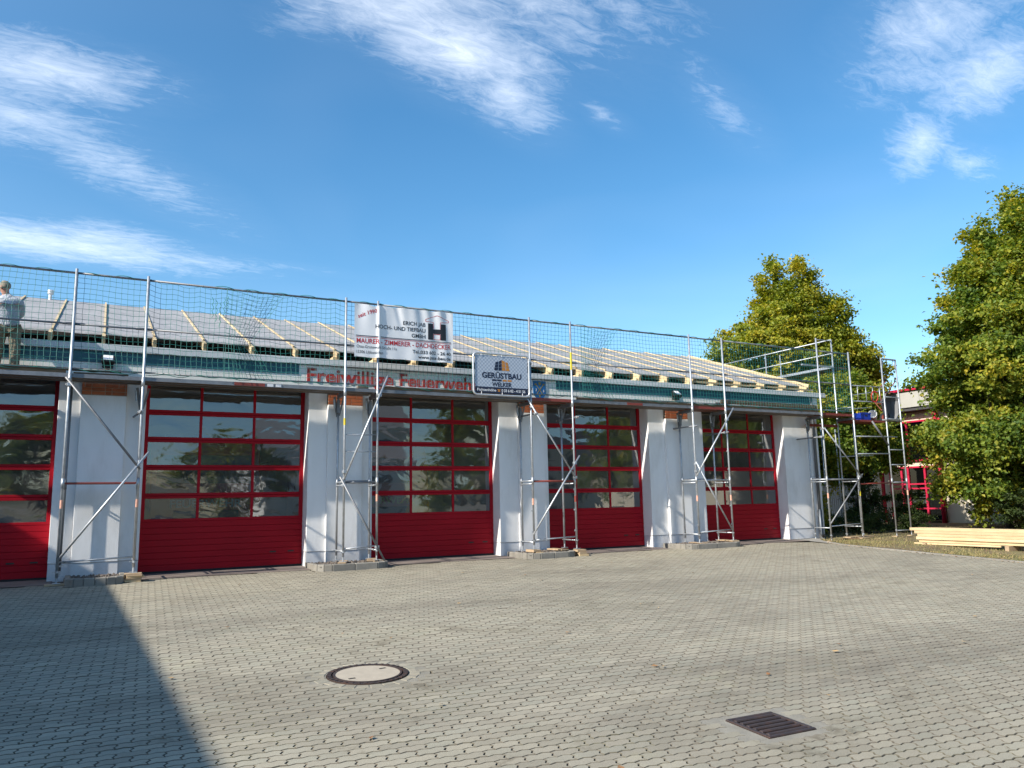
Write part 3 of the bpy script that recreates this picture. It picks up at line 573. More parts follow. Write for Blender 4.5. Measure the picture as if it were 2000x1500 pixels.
# ---- sectional doors: red frame, panes, slats, grips
ZR = [3.26, 2.697, 2.12, 1.54, 1.02]
def garage_door(xr, k):
    x0, x1 = xr-DW, xr; y = 1.20; top = 3.90
    f = MB()
    zs = ZR[:4]
    f.box(x0, x0+.085, y, y+.05, 1.02, top); f.box(x1-.085, x1, y, y+.05, 1.02, top)
    for q in (1, 2):
        xm = x0+DW*q/3; 
        for (za, zb) in zip([1.075]+[z+.055 for z in zs[::-1]], [z-.055 for z in zs[::-1]]+[3.84]): f.box(xm-.028, xm+.028, y+.004, y+.046, za, zb)
    xa, xb = x0+.085, x1-.085
    for z in zs:
        f.box(xa, xb, y, y+.05, z-.055, z-.004); f.box(xa, xb, y, y+.05, z+.004, z+.055)
        f.box(xa, xb, y+.012, y+.04, z-.004, z+.004)
    f.box(xa, xb, y, y+.05, 3.84, top); f.box(xa, xb, y, y+.05, 1.02, 1.075)
    d = f.build('garage_door', MT['door'], ST, bevel=0.004)
    rows = [1.075]+[z+.055 for z in zs[::-1]]; rowt = [z-.055 for z in zs[::-1]]+[3.84]
    for za, zb in zip(rows, rowt):
        for q in range(3):
            pa = (x0+.085 if q == 0 else x0+DW*q/3+.028); pb = (x1-.085 if q == 2 else x0+DW*(q+1)/3-.028)
            yy = y+.022+random.uniform(-.002, .002); tx, tz = random.uniform(-.004, .004), random.uniform(-.005, .005)
            m = MB(); m.add([(pa,yy-tx-tz,za),(pb,yy+tx-tz,za),(pb,yy+tx+tz,zb),(pa,yy-tx+tz,zb)], [(0,1,2,3)]); m.build('pane', MT['pane'], d)
    n = 8; hh = 0.99/n
    for q in range(n):
        m = MB(); z0 = 0.03+q*hh; m.box(x0, x1, y+.003, y+.048, z0+.004, z0+hh-.004); m.build('slat', MT['door'], d, bevel=0.003)
    m = MB(); m.box(x0+.01, x1-.01, y+.02, y+.046, 0.03, 1.02); m.build('door_core', MT['door'], d)
    m = MB(); m.box(x0, x1, y+.005, y+.045, -0.005, 0.034); m.build('bottom_seal', MT['rubber'], d)
    for gx_ in (xr-0.62, xr-0.24):
        m = MB(); m.box(gx_-.065, gx_+.065, y-.004, y+.01, 0.305, 0.335); m.build('grip', MT['black_plastic'], d)
    # side guide rails and seal behind the pillar edge
    m = MB(); m.box(x1-.004, x1+.0, y+.052, y+.12, 0, 3.9); m.build('guide_rail', MT['steel_dark'], d)
for k, xr in enumerate(DR): garage_door(xr, k)
# reveal of each opening (head)
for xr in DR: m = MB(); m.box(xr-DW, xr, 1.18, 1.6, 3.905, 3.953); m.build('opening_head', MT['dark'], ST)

# ---- lettering helper
def text_geo(body, height=None, width=None, bold=0.0, space=1.0, ref='H'):
    def ev(b):
        cu = bpy.data.curves.new('txt', 'FONT'); cu.body = b; cu.size = 1.0; cu.offset = bold; cu.space_character = space; cu.resolution_u = 3; cu.fill_mode = 'FRONT'
        ob = bpy.data.objects.new('txt', cu); C.objects.link(ob); dg = bpy.context.evaluated_depsgraph_get(); dg.update()
        me = bpy.data.meshes.new_from_object(ob.evaluated_get(dg)); bpy.data.objects.remove(ob); bpy.data.curves.remove(cu)
        return me
    me = ev(body); hr = ev(ref); capz = max(v.co.y for v in hr.vertices); bpy.data.meshes.remove(hr)
    V = np.array([v.co[:2] for v in me.vertices]); F = [tuple(p.vertices) for p in me.polygons]; bpy.data.meshes.remove(me)
    V[:, 0] -= V[:, 0].min(); sc = (height or 1.0)/capz; V = V*sc
    if width: V[:, 0] *= width/V[:, 0].max()
    return V, F
def subdiv_geo(V, F, maxlen):
    bm = bmesh.new(); vs_ = [bm.verts.new((a, b, 0)) for a, b in V]
    for f in F:
        try: bm.faces.new([vs_[i] for i in f])
        except ValueError: pass
    bmesh.ops.triangulate(bm, faces=bm.faces[:])
    for _ in range(5):
        es = [e for e in bm.edges if e.calc_length() > maxlen]
        if not es: break
        bmesh.ops.subdivide_edges(bm, edges=es, cuts=1)
        bmesh.ops.triangulate(bm, faces=[f for f in bm.faces if len(f.verts) > 3])
    bm.verts.index_update(); V2 = np.array([v.co[:2] for v in bm.verts]); F2 = [tuple(v.index for v in f.verts) for f in bm.faces]; bm.free(); return V2, F2
def facade_text(body, x0, z0, height, width, y, mat, parent, name, bold=0.0, thick=0.010, ref='H'):
    V, F = text_geo(body, height, width, bold, ref=ref)
    n = len(V); P = [(x0+a, y, z0+b) for a, b in V]+[(x0+a, y+thick, z0+b) for a, b in V]
    m = MB(); m.add(P, F+[tuple(n+i for i in reversed(f)) for f in F])
    from collections import Counter
    ed = Counter()
    for f in F:
        for i in range(len(f)): ed[(f[i], f[(i+1) % len(f)])] += 1
    for (a, b), c_ in list(ed.items()):
        if (b, a) not in ed: m.f.append((b, a, a+n, b+n))
    return m.build(name, mat, parent)
facade_text('Freiwillige', 3.97, 3.985, 0.325, 2.00, VF-0.012, MT['letter'], ST, 'lettering', bold=0.022, thick=0.0105, ref='F')
facade_text('Feuerwehr', 6.12, 3.985, 0.325, 2.06, VF-0.012, MT['letter'], ST, 'lettering', bold=0.022, thick=0.0105, ref='F')
# ---- municipal shield
sx0, sx1, sz0, sz1 = 9.71, 10.08, 3.88, 4.335
def shield_poly(cx_, w_, zt, zb):
    h_ = zt-zb; P = [(cx_-w_/2, zt), (cx_+w_/2, zt)]
    for k in range(1, 9):
        a = R(90*k/8); P.append((cx_+w_/2*math.cos(a)**0.8, zb+h_*0.42*(1-math.sin(a)) if k < 8 else zb))
    for k in range(7, 0, -1):
        a = R(90*k/8); P.append((cx_-w_/2*math.cos(a)**0.8, zb+h_*0.42*(1-math.sin(a))))
    P.append((cx_-w_/2, zb+h_*0.42)); return P[::-1]
cxs = (sx0+sx1)/2
m = MB(); m.prism(shield_poly(cxs, sx1-sx0, sz1, sz0), lambda p: (p[0], VF-0.001, p[1]), lambda p: (p[0], VF-0.02, p[1])); sh = m.build('shield', MT['shield_blue'], ST)
yS = VF-0.021
m = MB()
for s in (-1, 1):
    m.beam((cxs-s*.10, yS, 3.98), (cxs+s*.11, yS, 4.24), 0.004, 0.016, up=(0, 0, 1)); m.obox((cxs+s*.115, yS, 4.245), (1,0,0), (0,1,0), (0,0,1), .028, .002, .022)
m.prism([(cxs+.035*math.cos(a), 4.27+.042*math.sin(a)) for a in np.linspace(0, 6.283, 12, endpoint=False)], lambda p: (p[0], yS+.002, p[1]), lambda p: (p[0], yS-.003, p[1]))
m.prism([(cxs+.02*math.cos(a), 3.96+.05*math.sin(a)) for a in np.linspace(0, 6.283, 10, endpoint=False)], lambda p: (p[0], yS+.002, p[1]), lambda p: (p[0], yS-.003, p[1]))
m.build('charge', MT['shield_gold'], sh)
m = MB(); cpts = [(cxs-.125+.035*math.cos(a), 4.10+.042*math.sin(a)) for a in np.linspace(R(-70), R(70), 8)]+[(cxs-.122+.02*math.cos(a), 4.10+.034*math.sin(a)) for a in np.linspace(R(70), R(-70), 8)]
m.prism(cpts, lambda p: (p[0], yS+.002, p[1]), lambda p: (p[0], yS-.003, p[1]))
stp = [(cxs+.115+(.034 if k % 2 == 0 else .011)*math.cos(k*math.pi/4), 4.08+(.036 if k % 2 == 0 else .011)*math.sin(k*math.pi/4)) for k in range(8)]
m.prism(stp, lambda p: (p[0], yS+.002, p[1]), lambda p: (p[0], yS-.003, p[1])); m.build('charge', MT['white_print'], sh)
# ---- downpipe at the right corner
m = MB(); m.tube([(19.86, 0.72, 4.35), (19.86, 0.70, 3.7), (19.92, 0.75, 3.45), (19.92, 0.75, 0.85)], 0.045, 10); dp = m.build('downpipe', MT['zinc'], ST, smooth=True)
m = MB(); m.tube([(19.92, 0.75, 0.86), (19.92, 0.75, 0.12), (19.98, 0.70, 0.02)], 0.062, 10); m.build('standpipe', MT['zinc'], dp, smooth=True)
for z in (3.2, 1.9): m = MB(); m.cyl((19.92, 0.75), 0.052, z-.015, z+.015, 10); m.build('pipe_clip', MT['zinc'], dp)

# ---- roof: felt on rafters, counter battens, open eaves
RV0, RZ0, RV1, RZ1 = 0.60, 4.665, 6.40, 6.69
rs = (RZ1-RZ0)/(RV1-RV0); rz = lambda y: RZ0+(y-RV0)*rs
RX0, RX1 = -5.6, 19.92
RAF = [-3.78, -2.84, -1.89, -0.95, -0.04, 0.88, 1.83, 2.79, 3.72, 4.64, 5.57, 6.52, 7.47, 8.40, 9.33, 10.26, 11.2, 12.15, 13.09, 14.04, 14.97, 15.88, 16.83, 17.77, 18.7, 19.62]
felt = MB(); ny_ = 30; nx_ = 180
bmv = []; fmx = np.linspace(RX0, RX1-.05, nx_); fmy = np.linspace(0.90, RV1, ny_)
lap = np.array([0.0])
for j, y in enumerate(fmy):
    for i, x in enumerate(fmx):
        edge = 0.028*math.sin(x*2.1)*math.sin(x*0.83+1)+0.012*math.sin(x*7.3) if j == 0 else 0
        sag = -0.012*abs(math.sin(math.pi*((x+0.95) % 0.94)/0.94))
        lapz = 0.010*(1-((y-0.9)/1.42) % 1.0)
        bmv.append((x, y+edge, rz(y+edge)+0.004+sag+lapz-(0.03 if j == 0 else 0)))
felt.v = bmv; felt.f = [(j*nx_+i, j*nx_+i+1, (j+1)*nx_+i+1, (j+1)*nx_+i) for j in range(ny_-1) for i in range(nx_-1)]
roof = felt.build('roof', MT['felt'], ST, True)
sol = roof.modifiers.new('thick', 'SOLIDIFY'); sol.thickness = 0.004; sol.offset = -1
m = MB(); m.add([(RX0,6.4,RZ1),(RX1-.05,6.4,RZ1),(RX1-.05,12.3,4.62),(RX0,12.3,4.62)], [(0,1,2,3)]); m.build('rear_roof_slope', MT['felt'], ST)
for k, x in enumerate(RAF):
    m = MB(); y0 = 0.63+random.uniform(-.015, .015)
    m.beam((x, y0, rz(y0)-0.085), (x, RV1, rz(RV1)-0.085), 0.065, 0.155); m.build('rafter', MT['pine_y'], roof)
    if x > 4.3:                                           # doubled end pieces, one lower
        m = MB(); w2 = 0.075; m.beam((x-0.075, y0+.03, rz(y0)-0.128), (x-0.075, 1.5, rz(y0)-0.128), w2, 0.07); m.build('rafter_splice', MT['pine_y'], roof)
    m = MB(); j = random.uniform(-.015, .015); m.beam((x+j, 0.93, rz(.93)+0.026), (x-j, RV1+random.uniform(-.06, .06), rz(RV1)+0.026), 0.040, 0.024); m.build('batten', MT['pine_y'], roof)
m = MB(); m.beam((RX1-.02, 0.80, rz(.8)-0.03), (RX1-.02, RV1+.03, rz(RV1)-0.03), 0.03, 0.19); m.build('verge_board', MT['pine_y'], roof)
for (a, b) in ((14.9, 17.2), (17.2, 19.9)):
    m = MB(); m.beam((a, 0.64, 4.60), (b, 0.64, 4.585), 0.03, 0.05); m.build('edge_lath', MT['pine'], roof)
for k in range(24):                                       # loose fold lines / lap edges of the felt sheets
    pass
# near-black sheet stands in for the shade inside the open eaves
m = MB(); m.box(RX0, RX1-.1, 1.62, 1.66, 4.13, rz(1.62)-.2); m.build('eaves_shade_sheet', MT['dark'], ST)
m = MB(); m.tube([(-1.32, 6.3, 6.80), (-1.32, 6.3, 6.9)], 0.07, 10); m.tube([(-1.32, 6.3, 6.6), (-1.32, 6.3, 6.82)], 0.04, 8); m.build('vent_pipe', MT['paint_white'], roof)

# ---- floodlights on the fascia
def floodlight(x, label, ry):
    r = thing('floodlight', label, 'lamp', (x, VF, 4.2), 'floodlights on the fascia')
    m = MB(); m.box(x-.055, x+.055, VF-.06, VF-.013, 4.10, 4.30); m.build('mount', MT['black_plastic'], r)
    m = MB(); m.add([(x-.125,VF-.10,4.28),(x+.125,VF-.10,4.28),(x+.125,VF-.28,4.14),(x-.125,VF-.28,4.14),(x-.10,VF-.05,4.20),(x+.10,VF-.05,4.20),(x+.10,VF-.21,4.07),(x-.10,VF-.21,4.07)],
                    [(3,2,1,0),(4,5,6,7),(0,1,5,4),(1,2,6,5),(2,3,7,6),(3,0,4,7)]); m.build('housing', MT['black_plastic'], r, bevel=.01)
    m = MB(); m.add([(x-.085,VF-.115,4.283),(x+.085,VF-.115,4.283),(x+.085,VF-.262,4.169),(x-.085,VF-.262,4.169)], [(3,2,1,0)]); m.build('lens', MT['white_print'], r)
    m = MB(); m.box(x-.10, x+.10, VF-.16, VF-.05, 4.03, 4.085); m.build('sensor', MT['black_plastic'], r, bevel=.01)
floodlight(0.06, 'black floodlight on the teal fascia strip above the left pillar', 0)
floodlight(14.27, 'black floodlight on the teal fascia strip nearer the far end', 0)

# ---- fire engines behind the glass
def fire_engine(x, y, label, body, sign, sign_mat):
    r = thing('fire_engine', label, 'fire engine', (x, y, 0))
    hw = 1.2
    m = MB(); prof = [(0, 0.55), (0, 1.55), (0.18, 2.55), (0.35, 2.85), (2.0, 2.85), (2.0, 0.55)]
    m.prism(prof[::-1], lambda p: (x-hw, y+p[0], p[1]), lambda p: (x+hw, y+p[0], p[1])); m.build('cab', body, r, bevel=.04)
    m = MB(); m.box(x-hw, x+hw, y+2.03, y+6.6, 0.7, 3.1); m.build('superstructure', body, r, bevel=.04)
    m = MB(); m.add([(x-hw+.12,y+.018,1.62),(x+hw-.12,y+.018,1.62),(x+hw-.14,y+.155,2.50),(x-hw+.14,y+.155,2.50)], [(0,1,2,3)]); m.build('windscreen', MT['glass'], r)
    m = MB(); m.box(x-hw-.02, x+hw+.02, y-.14, y+.3, 0.38, 0.86); b_ = m.build('bumper', MT['paint_white'], r, bevel=.03)
    for s in (-1, 1):
        m = MB(); m.obox((x+s*.92, y-.15, .64), (1,0,0), (0,1,0), (0,0,1), .17, .02, .10); m.build('headlight', MT['chrome'], b_, bevel=.01)
        m = MB(); m.tube([(x+s*1.02, y+1.0, .5), (x+s*1.2, y+1.0, .5)], .5, 20); m.build('wheel', MT['rubber'], r)
        m = MB(); m.tube([(x+s*1.02, y+5.0, .5), (x+s*1.2, y+5.0, .5)], .5, 20); m.build('wheel', MT['rubber'], r)
        m = MB(); m.tube([(x+s*1.2, y+.1, 2.3), (x+s*1.42, y-.05, 2.35), (x+s*1.42, y-.05, 1.9)], .025, 6); m.obox((x+s*1.42, y-.06, 2.0), (1,0,0), (0,1,0), (0,0,1), .1, .03, .22); m.build('mirror', MT['black_plastic'], r)
    m = MB(); m.box(x-.7, x+.7, y-.012, y+.0, 1.0, 1.22)
    for q in range(4): m.box(x-.65, x+.65, y-.014, y-.002, .92+.0*q, .94)
    m.build('grille', MT['black_plastic'], r)
    m = MB(); m.box(x-.9, x+.9, y+.45, y+.85, 2.86, 3.0); m.build('light_bar', MT['blue_plastic'], r, bevel=.03)
    V, F = text_geo(sign, 0.17, 1.55, 0.02); mm = MB(); mm.add([(x-.78+a, y-.016, 1.30+b) for a, b in V], F); mm.build('lettering', sign_mat, r)
fire_engine(2.25, 2.9, 'red fire engine parked behind the second door from left', MT['truck'], 'FEUERWEHR', MT['white_print'])
fire_engine(6.75, 3.4, 'orange red fire engine parked behind the middle door', MT['truck_orange'], 'FEUERWEHR', MT['yellow'])

# ================================================================ SCAFFOLD
SC = thing('scaffold', 'galvanised steel scaffold with long deck along the front of the building', 'scaffold', (10, 0.3, 0))
OU = [-0.55, 0.68, 4.63, 5.36, 9.24, 10.44, 14.34, 15.55, 19.45, 20.88]
BZ = [0.00, 0.12, 0.11, 0.11, 0.16, 0.12, 0.10, 0.12, -0.10, -0.11]
TOPZ = [5.80]*8+[6.12, 5.78]; VI = 0.60; PR = 0.0245; DZ0, DZ1 = 3.725, 3.800
def post(x, y, z0, z1, mat='steel', parent=None, joints=(), wedges=True, stick=None):
    parent = parent or SC
    m = MB(); m.tube([(x, y, z0+.10), (x, y, z1)], PR, 10)
    for zj in joints: m.tube([(x, y, zj-.09), (x, y, zj+.09)], PR+.006, 10)
    o = m.build('post', MT[mat], parent, smooth=True)
    m = MB(); m.tube([(x, y, z0+.0), (x, y, z0+.22)], .017, 8); m.box(x-.065, x+.065, y-.065, y+.065, z0, z0+.008); m.tube([(x, y, z0+.18), (x, y, z0+.215)], .033, 8)
    m.tube([(x-.07, y-.02, z0+.205), (x+.07, y+.02, z0+.205)], .009, 6); m.build('base_jack', MT['steel'], o)
    if stick:
        z_, mt_ = stick; m = MB(); m.tube([(x, y, z_), (x, y, z_+.15)], PR+.0015, 10); m.build('sticker', MT[mt_], o)
    if wedges:
        m = MB()
        for zz in np.arange(0.55, 3.5, 0.5): m.box(x-.034, x-.018, y-.014, y+.014, zz, zz+.025); m.box(x-.05, x-.03, y-.008, y+.008, zz-.01, zz+.03)
        m.build('wedge', MT['steel'], o)['kind'] = 'stuff'
    return o
st = {0: (1.32, 'sticker'), 1: (1.32, 'sticker'), 2: (2.98, 'yellow'), 3: (1.35, 'sticker'), 4: (1.20, 'sticker'), 5: (1.25, 'steel_red'), 6: (1.2, 'sticker'), 7: (1.2, 'sticker'), 8: (1.2, 'sticker'), 9: (1.25, 'yellow')}
for i, x in enumerate(OU):
    post(x, 0.0, BZ[i], TOPZ[i], joints=(1.77, 3.70), stick=st[i], wedges=i in (4, 5, 6, 7, 8, 9))
post(-4.6, 0.0, G(0, 0)+.04, 5.8, joints=(1.77, 3.7))
m = MB(); m.tube([(OU[5], 0, 4.55), (OU[5], 0, 5.0)], PR+.0012, 10); m.build('paint_mark', MT['yellow'], SC)
INN = {2: .11, 3: .11, 4: .12, 5: .12, 6: .10, 7: .11, 8: -.06, 1: .09, 0: .07}
for i, z0 in INN.items(): post(OU[i]+.02, VI, z0, 3.70, 'steel' if i > 1 else 'steel_dark', joints=(1.77,), wedges=False)
post(20.95, 0.66, -0.13, 6.33, joints=(1.77, 3.7), wedges=False)
def bar(name, p0, p1, r=.021, mat='steel', parent=None, ext=0.0):
    m = MB(); p0, p1 = Vector(p0), Vector(p1); d = (p1-p0).normalized()*ext
    m.tube([p0-d, p1+d], r, 8); return m.build(name, MT[mat], parent or SC, smooth=True)
def clampr(p, parent=None):
    m = MB(); m.obox(p, (1,0,0), (0,1,0), (0,0,1), .038, .045, .032); m.tube([Vector(p)+Vector((-.06,-.02,0)), Vector(p)+Vector((.05,-.02,.02))], .011, 6); m.build('coupler', MT['steel'], parent or SC, bevel=.008)
# frames at the short bays
SB = [(0, 1), (2, 3), (4, 5), (6, 7), (8, 9)]
for (a, b) in SB:
    xa, xb = OU[a], OU[b]
    for x in (xa, xb):
        if x > 20: yin = 0.66
        else: yin = VI
        if not (a == 0 and x == xa and False):
            for z in (1.77, 1.70): bar('transom', (x, .02, z), (x, yin-.01, z), .017)
            m = MB(); m.box(x-.02, x+.02, .03, yin-.03, 3.62, 3.70); m.build('deck_bearer', MT['steel_dark'], SC)
            zlow = 0.32 if b != 1 else 0.34
            bar('transom', (x, .02, zlow), (x, yin-.01, zlow), .017)
    # lower ledger and red / grey middle ledger
    bar('ledger', (xa+.03, .0, 0.37 if a else 0.37), (xb-.03, .0, 0.41), .016)
    mm = {0: 'steel_red', 2: 'steel_dark', 4: 'steel_red', 6: 'steel', 8: 'steel_dark'}[a]
    m = MB(); m.box(xa+.03, xb-.03, .02, .30, 1.755, 1.79); m.build('lower_deck_edge', MT[mm], SC, bevel=.006) if a in (0,) else bar('ledger', (xa+.02, .03, 1.76), (xb-.02, .03, 1.76), .024, mm)
    if a in (6, 8, 2): bar('ledger', (xa+.02, VI, 1.80), (xb-.02, VI, 1.80), .02, 'steel_dark')
bar('rung', (OU[2], .02, 2.42), (OU[3], .02, 2.42), .014); bar('rung', (OU[2], .02, 2.78), (OU[3], .02, 2.79), .014)
DG = [((-0.60, 3.70), (0.69, 2.04), 'steel_dark'), ((-0.53, 0.43), (0.83, 2.34), 'steel'), ((5.57, 4.08), (4.62, 1.83), 'steel'), ((4.54, 1.86), (5.54, 0.06), 'steel_dark'),
      ((9.14, 3.72), (10.40, 1.88), 'steel'), ((9.21, 0.52), (10.56, 2.37), 'steel'), ((15.79, 3.77), (14.33, 1.90), 'steel'), ((14.33, 2.24), (15.50, 0.38), 'steel'),
      ((19.48, 3.30), (20.96, 1.84), 'steel'), ((19.42, 0.46), (21.0, 1.91), 'steel_dark')]
for (x0, z0), (x1, z1), mt in DG: bar('brace', (x0, -.05, z0), (x1, -.05, z1), .0215, mt, ext=.02)
for p in [(-.55, -.02, 3.58), (.70, -.02, 2.17), (4.63, -.02, 1.98), (5.36, -.02, .38), (5.40, -.02, 3.66), (4.63, -.02, 1.70), (9.24, -.02, 3.56), (10.44, -.02, 2.20), (15.55, -.02, 3.45), (14.34, -.02, 2.0), (14.34, -.02, 2.2), (19.45, -.02, 3.3), (20.88, -.02, 1.84), (10.44, -.02, 1.85)]: clampr(p)
# wall anchors
for x, z, y1, dx in ((14.34, 3.24, .74, -.10), (15.45, 3.09, .78, -.0), (19.30, 3.05, .80, -.1), (0.62, 3.12, .78, -.05), (10.5, 3.35, .78, -.05), (9.3, 3.40, .7, -.05)):
    bar('wall_anchor', (x+.05, -.12, z), (x+dx, y1, z-.02), .02, 'steel_dark'); clampr((x+.05, 0, z))
# brackets under the deck at the inner posts
for i in (1, 2, 3, 4, 5, 6, 7, 8):
    x = OU[i]+.02; m = MB(); m.beam((x-.10, VI-.05, 3.66), (x-.02, VI, 3.22), .014, .05, up=(1,0,0)); m.beam((x+.12, VI-.02, 3.66), (x+.02, VI, 3.25), .014, .04, up=(1,0,0)); m.box(x-.045, x+.02, VI-.075, VI-.025, 3.30, 3.60)
    m.build('bracket', MT['steel_dark'], SC)
    m = MB(); m.tube([(x-.12, VI-.07, 3.60), (x-.10, VI-.07, 3.40)], .02, 6); m.build('bracket_pin', MT['steel'], SC)
# decks: steel edged planks per bay
bays = [-4.6]+OU
for k, (xa, xb) in enumerate(zip(bays[:-1], bays[1:])):
    short = xb-xa < 2; red = short and xa > 8
    for q in range(2):
        y0 = 0.02+q*.295
        m = MB(); m.box(xa+.03, xb-.03, y0+.02, y0+.262, DZ0+.012, DZ1-.004); dk = m.build('deck_board', MT['deckwood'], SC)
        m = MB(); m.box(xa+.02, xb-.02, y0, y0+.02, DZ0, DZ1); m.box(xa+.02, xb-.02, y0+.262, y0+.282, DZ0, DZ1)
        if k == 3 and q == 0: pass
        m.build('deck_edge', MT['steel_red' if red else 'steel_dark'], dk)
m = MB(); m.box(2.35, 2.95, 0.012, 0.0195, DZ0+.005, DZ1-.005); m.build('red_mark', MT['steel_red'], SC)
m = MB(); m.box(3.0, 3.12, 0.012, 0.0195, DZ0+.01, DZ1-.01); m.box(3.17, 3.28, 0.012, 0.0195, DZ0+.01, DZ1-.01); m.build('white_mark', MT['white_print'], SC)
m = MB(); m.box(12.15, 12.65, 0.012, 0.0195, DZ0+.005, DZ1-.005); m.build('red_mark', MT['steel_red'], SC)
# toe boards / loose boards lying along the deck
for (xa, xb, y0, z0, z1, th) in ((-4.4, -.62, .05, 3.81, 3.90, .03), (-.5, .42, .06, 3.815, 3.835, .22), (-4.4, .3, .16, 3.90, 3.93, .2), (5.5, 9.15, .05, 3.806, 3.87, .18), (10.6, 15.5, .05, 3.806, 3.865, .03), (15.45, 19.35, .03, 3.806, 3.86, .24), (15.45, 19.35, .06, 3.863, 4.02, .03), (15.5, 19.3, .30, 3.81, 3.98, .05)):
    m = MB(); m.box(xa, xb, y0, y0+th, z0, z1); m.build('toe_board', MT['toe'], SC, bevel=.004)
m = MB(); m.obox((5.05, .1, 3.83), (1,.2,0), (-.2,1,0), (0,0,1), .12, .05, .022); m.build('timber_offcut', MT['pine_old'], SC)
# guard rails
TR, MR, LR = 5.725, 4.74, 3.885
for xa, xb in zip(bays[:-1], bays[1:]):
    for z, r_, mt in ((TR, .022, 'steel_dark'), (MR, .019, 'steel_dark'), (LR, .017, 'steel_dark')):
        m = MB(); s_ = random.uniform(-.006, .006)
        m.tube([(xa+.02, .03, z), ((xa+xb)/2, .03, z+s_-.004), (xb-.02, .03, z)], r_, 8)
        if z == MR: m.obox((xa+.10, .03, z), (1,0,0), (0,1,0), (0,0,1), .08, .008, .024); m.obox((xb-.10, .03, z), (1,0,0), (0,1,0), (0,0,1), .08, .008, .024)
        m.build('guard_rail', MT[mt], SC, smooth=True)

# ---- gable scaffold at the right end
TW = thing('scaffold_tower', 'taller scaffold tower of thin steel frames at the right gable', 'scaffold', (22.4, 0.2, -0.15))
for (x, y, z0, z1) in ((22.45, 0, -.21, 5.69), (23.18, 0, -.22, 5.70), (22.45, 2.6, -.2, 3.75), (23.18, 2.6, -.2, 3.75), (21.68, 3.5, -.15, 6.36), (20.95, 3.5, -.15, 6.36), (20.95, 8.0, -.15, 6.36), (21.68, 8.0, -.15, 6.36), (21.68, .66, -.15, 3.6)):
    post(x, y, max(z0, vz(x, y)-.005) if y < 4 else z0, z1, parent=TW, joints=(1.7, 3.7), wedges=False, stick=(1.25, 'sticker') if x == 23.18 and y == 0 else None)
m = MB(); m.tube([(22.45, 0, 5.68), (23.18, 0, 5.68)], .03, 8); m.build('head_transom', MT['steel'], TW)
for sgn, x in ((1, 22.45), (-1, 23.18)): bar('gusset', (x, 0, 5.30), (x+sgn*.13, 0, 5.66), .013, 'steel', TW)
for z in (4.42, 3.70, 2.70, 2.22, 1.66, 0.14): bar('rung', (22.45, 0, z), (23.18, 0, z), .017, 'steel', TW)
m = MB(); m.box(22.45, 23.2, .03, .62, 3.66, 3.70); m.build('deck_board', MT['steel'], TW)
for z, mt in ((3.10, 'steel'), (2.55, 'steel'), (1.62, 'steel_red')): bar('ledger', (20.9, .0, z), (22.9 if z > 3 else 22.45, .0, z+.02), .019, mt, TW)
bar('ledger', (20.9, .66, 2.5), (22.45, .6, 2.55), .016, 'steel', TW)
bar('brace', (21.75, .0, 3.60), (22.43, .0, 2.85), .03, 'steel_dark', TW)
for q in range(2):
    m = MB(); m.box(20.93, 22.43, .04+q*.31, .33+q*.31, 3.58, 3.64); m.build('deck_board', MT['steel_red'], TW)
m = MB(); m.box(19.5, 20.93, .66, .70, 3.44, 3.52); m.build('deck_edge', MT['steel_red'], TW)
# lattice gate and rails beside the post
for z in (4.74, 4.24): bar('gate_rail', (20.9, .03, z-.02), (22.45, .03, z), .017, 'steel', TW)
for x in (21.22, 21.62, 21.95, 22.28): bar('gate_bar', (x, .03, 4.25), (x, .03, 4.72), .013, 'steel', TW)
bar('gate_rail', (20.9, .3, 3.98), (22.4, .45, 4.12), .014, 'steel', TW); bar('gate_rail', (20.9, .04, 4.40), (22.43, .04, 4.62), .012, 'steel', TW)
# guard rails running back along the gable
for z in (6.32, 5.86): bar('gable_rail', (20.95, .66, z), (20.95, 8.0, z), .020, 'steel', TW)
m = MB(); m.box(20.93, 20.98, .66, 8.0, 5.38, 5.46); m.build('gable_deck_edge', MT['steel'], TW)
m = MB(); m.box(20.98, 21.66, .7, 8.0, 5.39, 5.44); m.build('gable_deck', MT['deckwood'], TW)
m = MB(); m.box(19.45, 20.95, .0, .66, 5.37, 5.40) if False else m.box(19.47, 20.93, .60, .66, 5.37, 5.42); m.build('gable_deck_edge', MT['steel'], TW)
bar('ledger', (20.90, .02, 5.40), (19.47, .02, 5.40), .014, 'steel', TW) if False else None
bar('gable_rail', (19.46, .02, 6.08), (20.93, .66, 6.28), .012, 'steel', TW)
bar('gable_rail', (20.9, .0, 4.02), (20.95, .66, 4.05), .014, 'steel', TW); bar('gable_rail', (20.9, .02, 4.45), (19.0, 1.2, 4.45), .012, 'steel', TW) if False else None

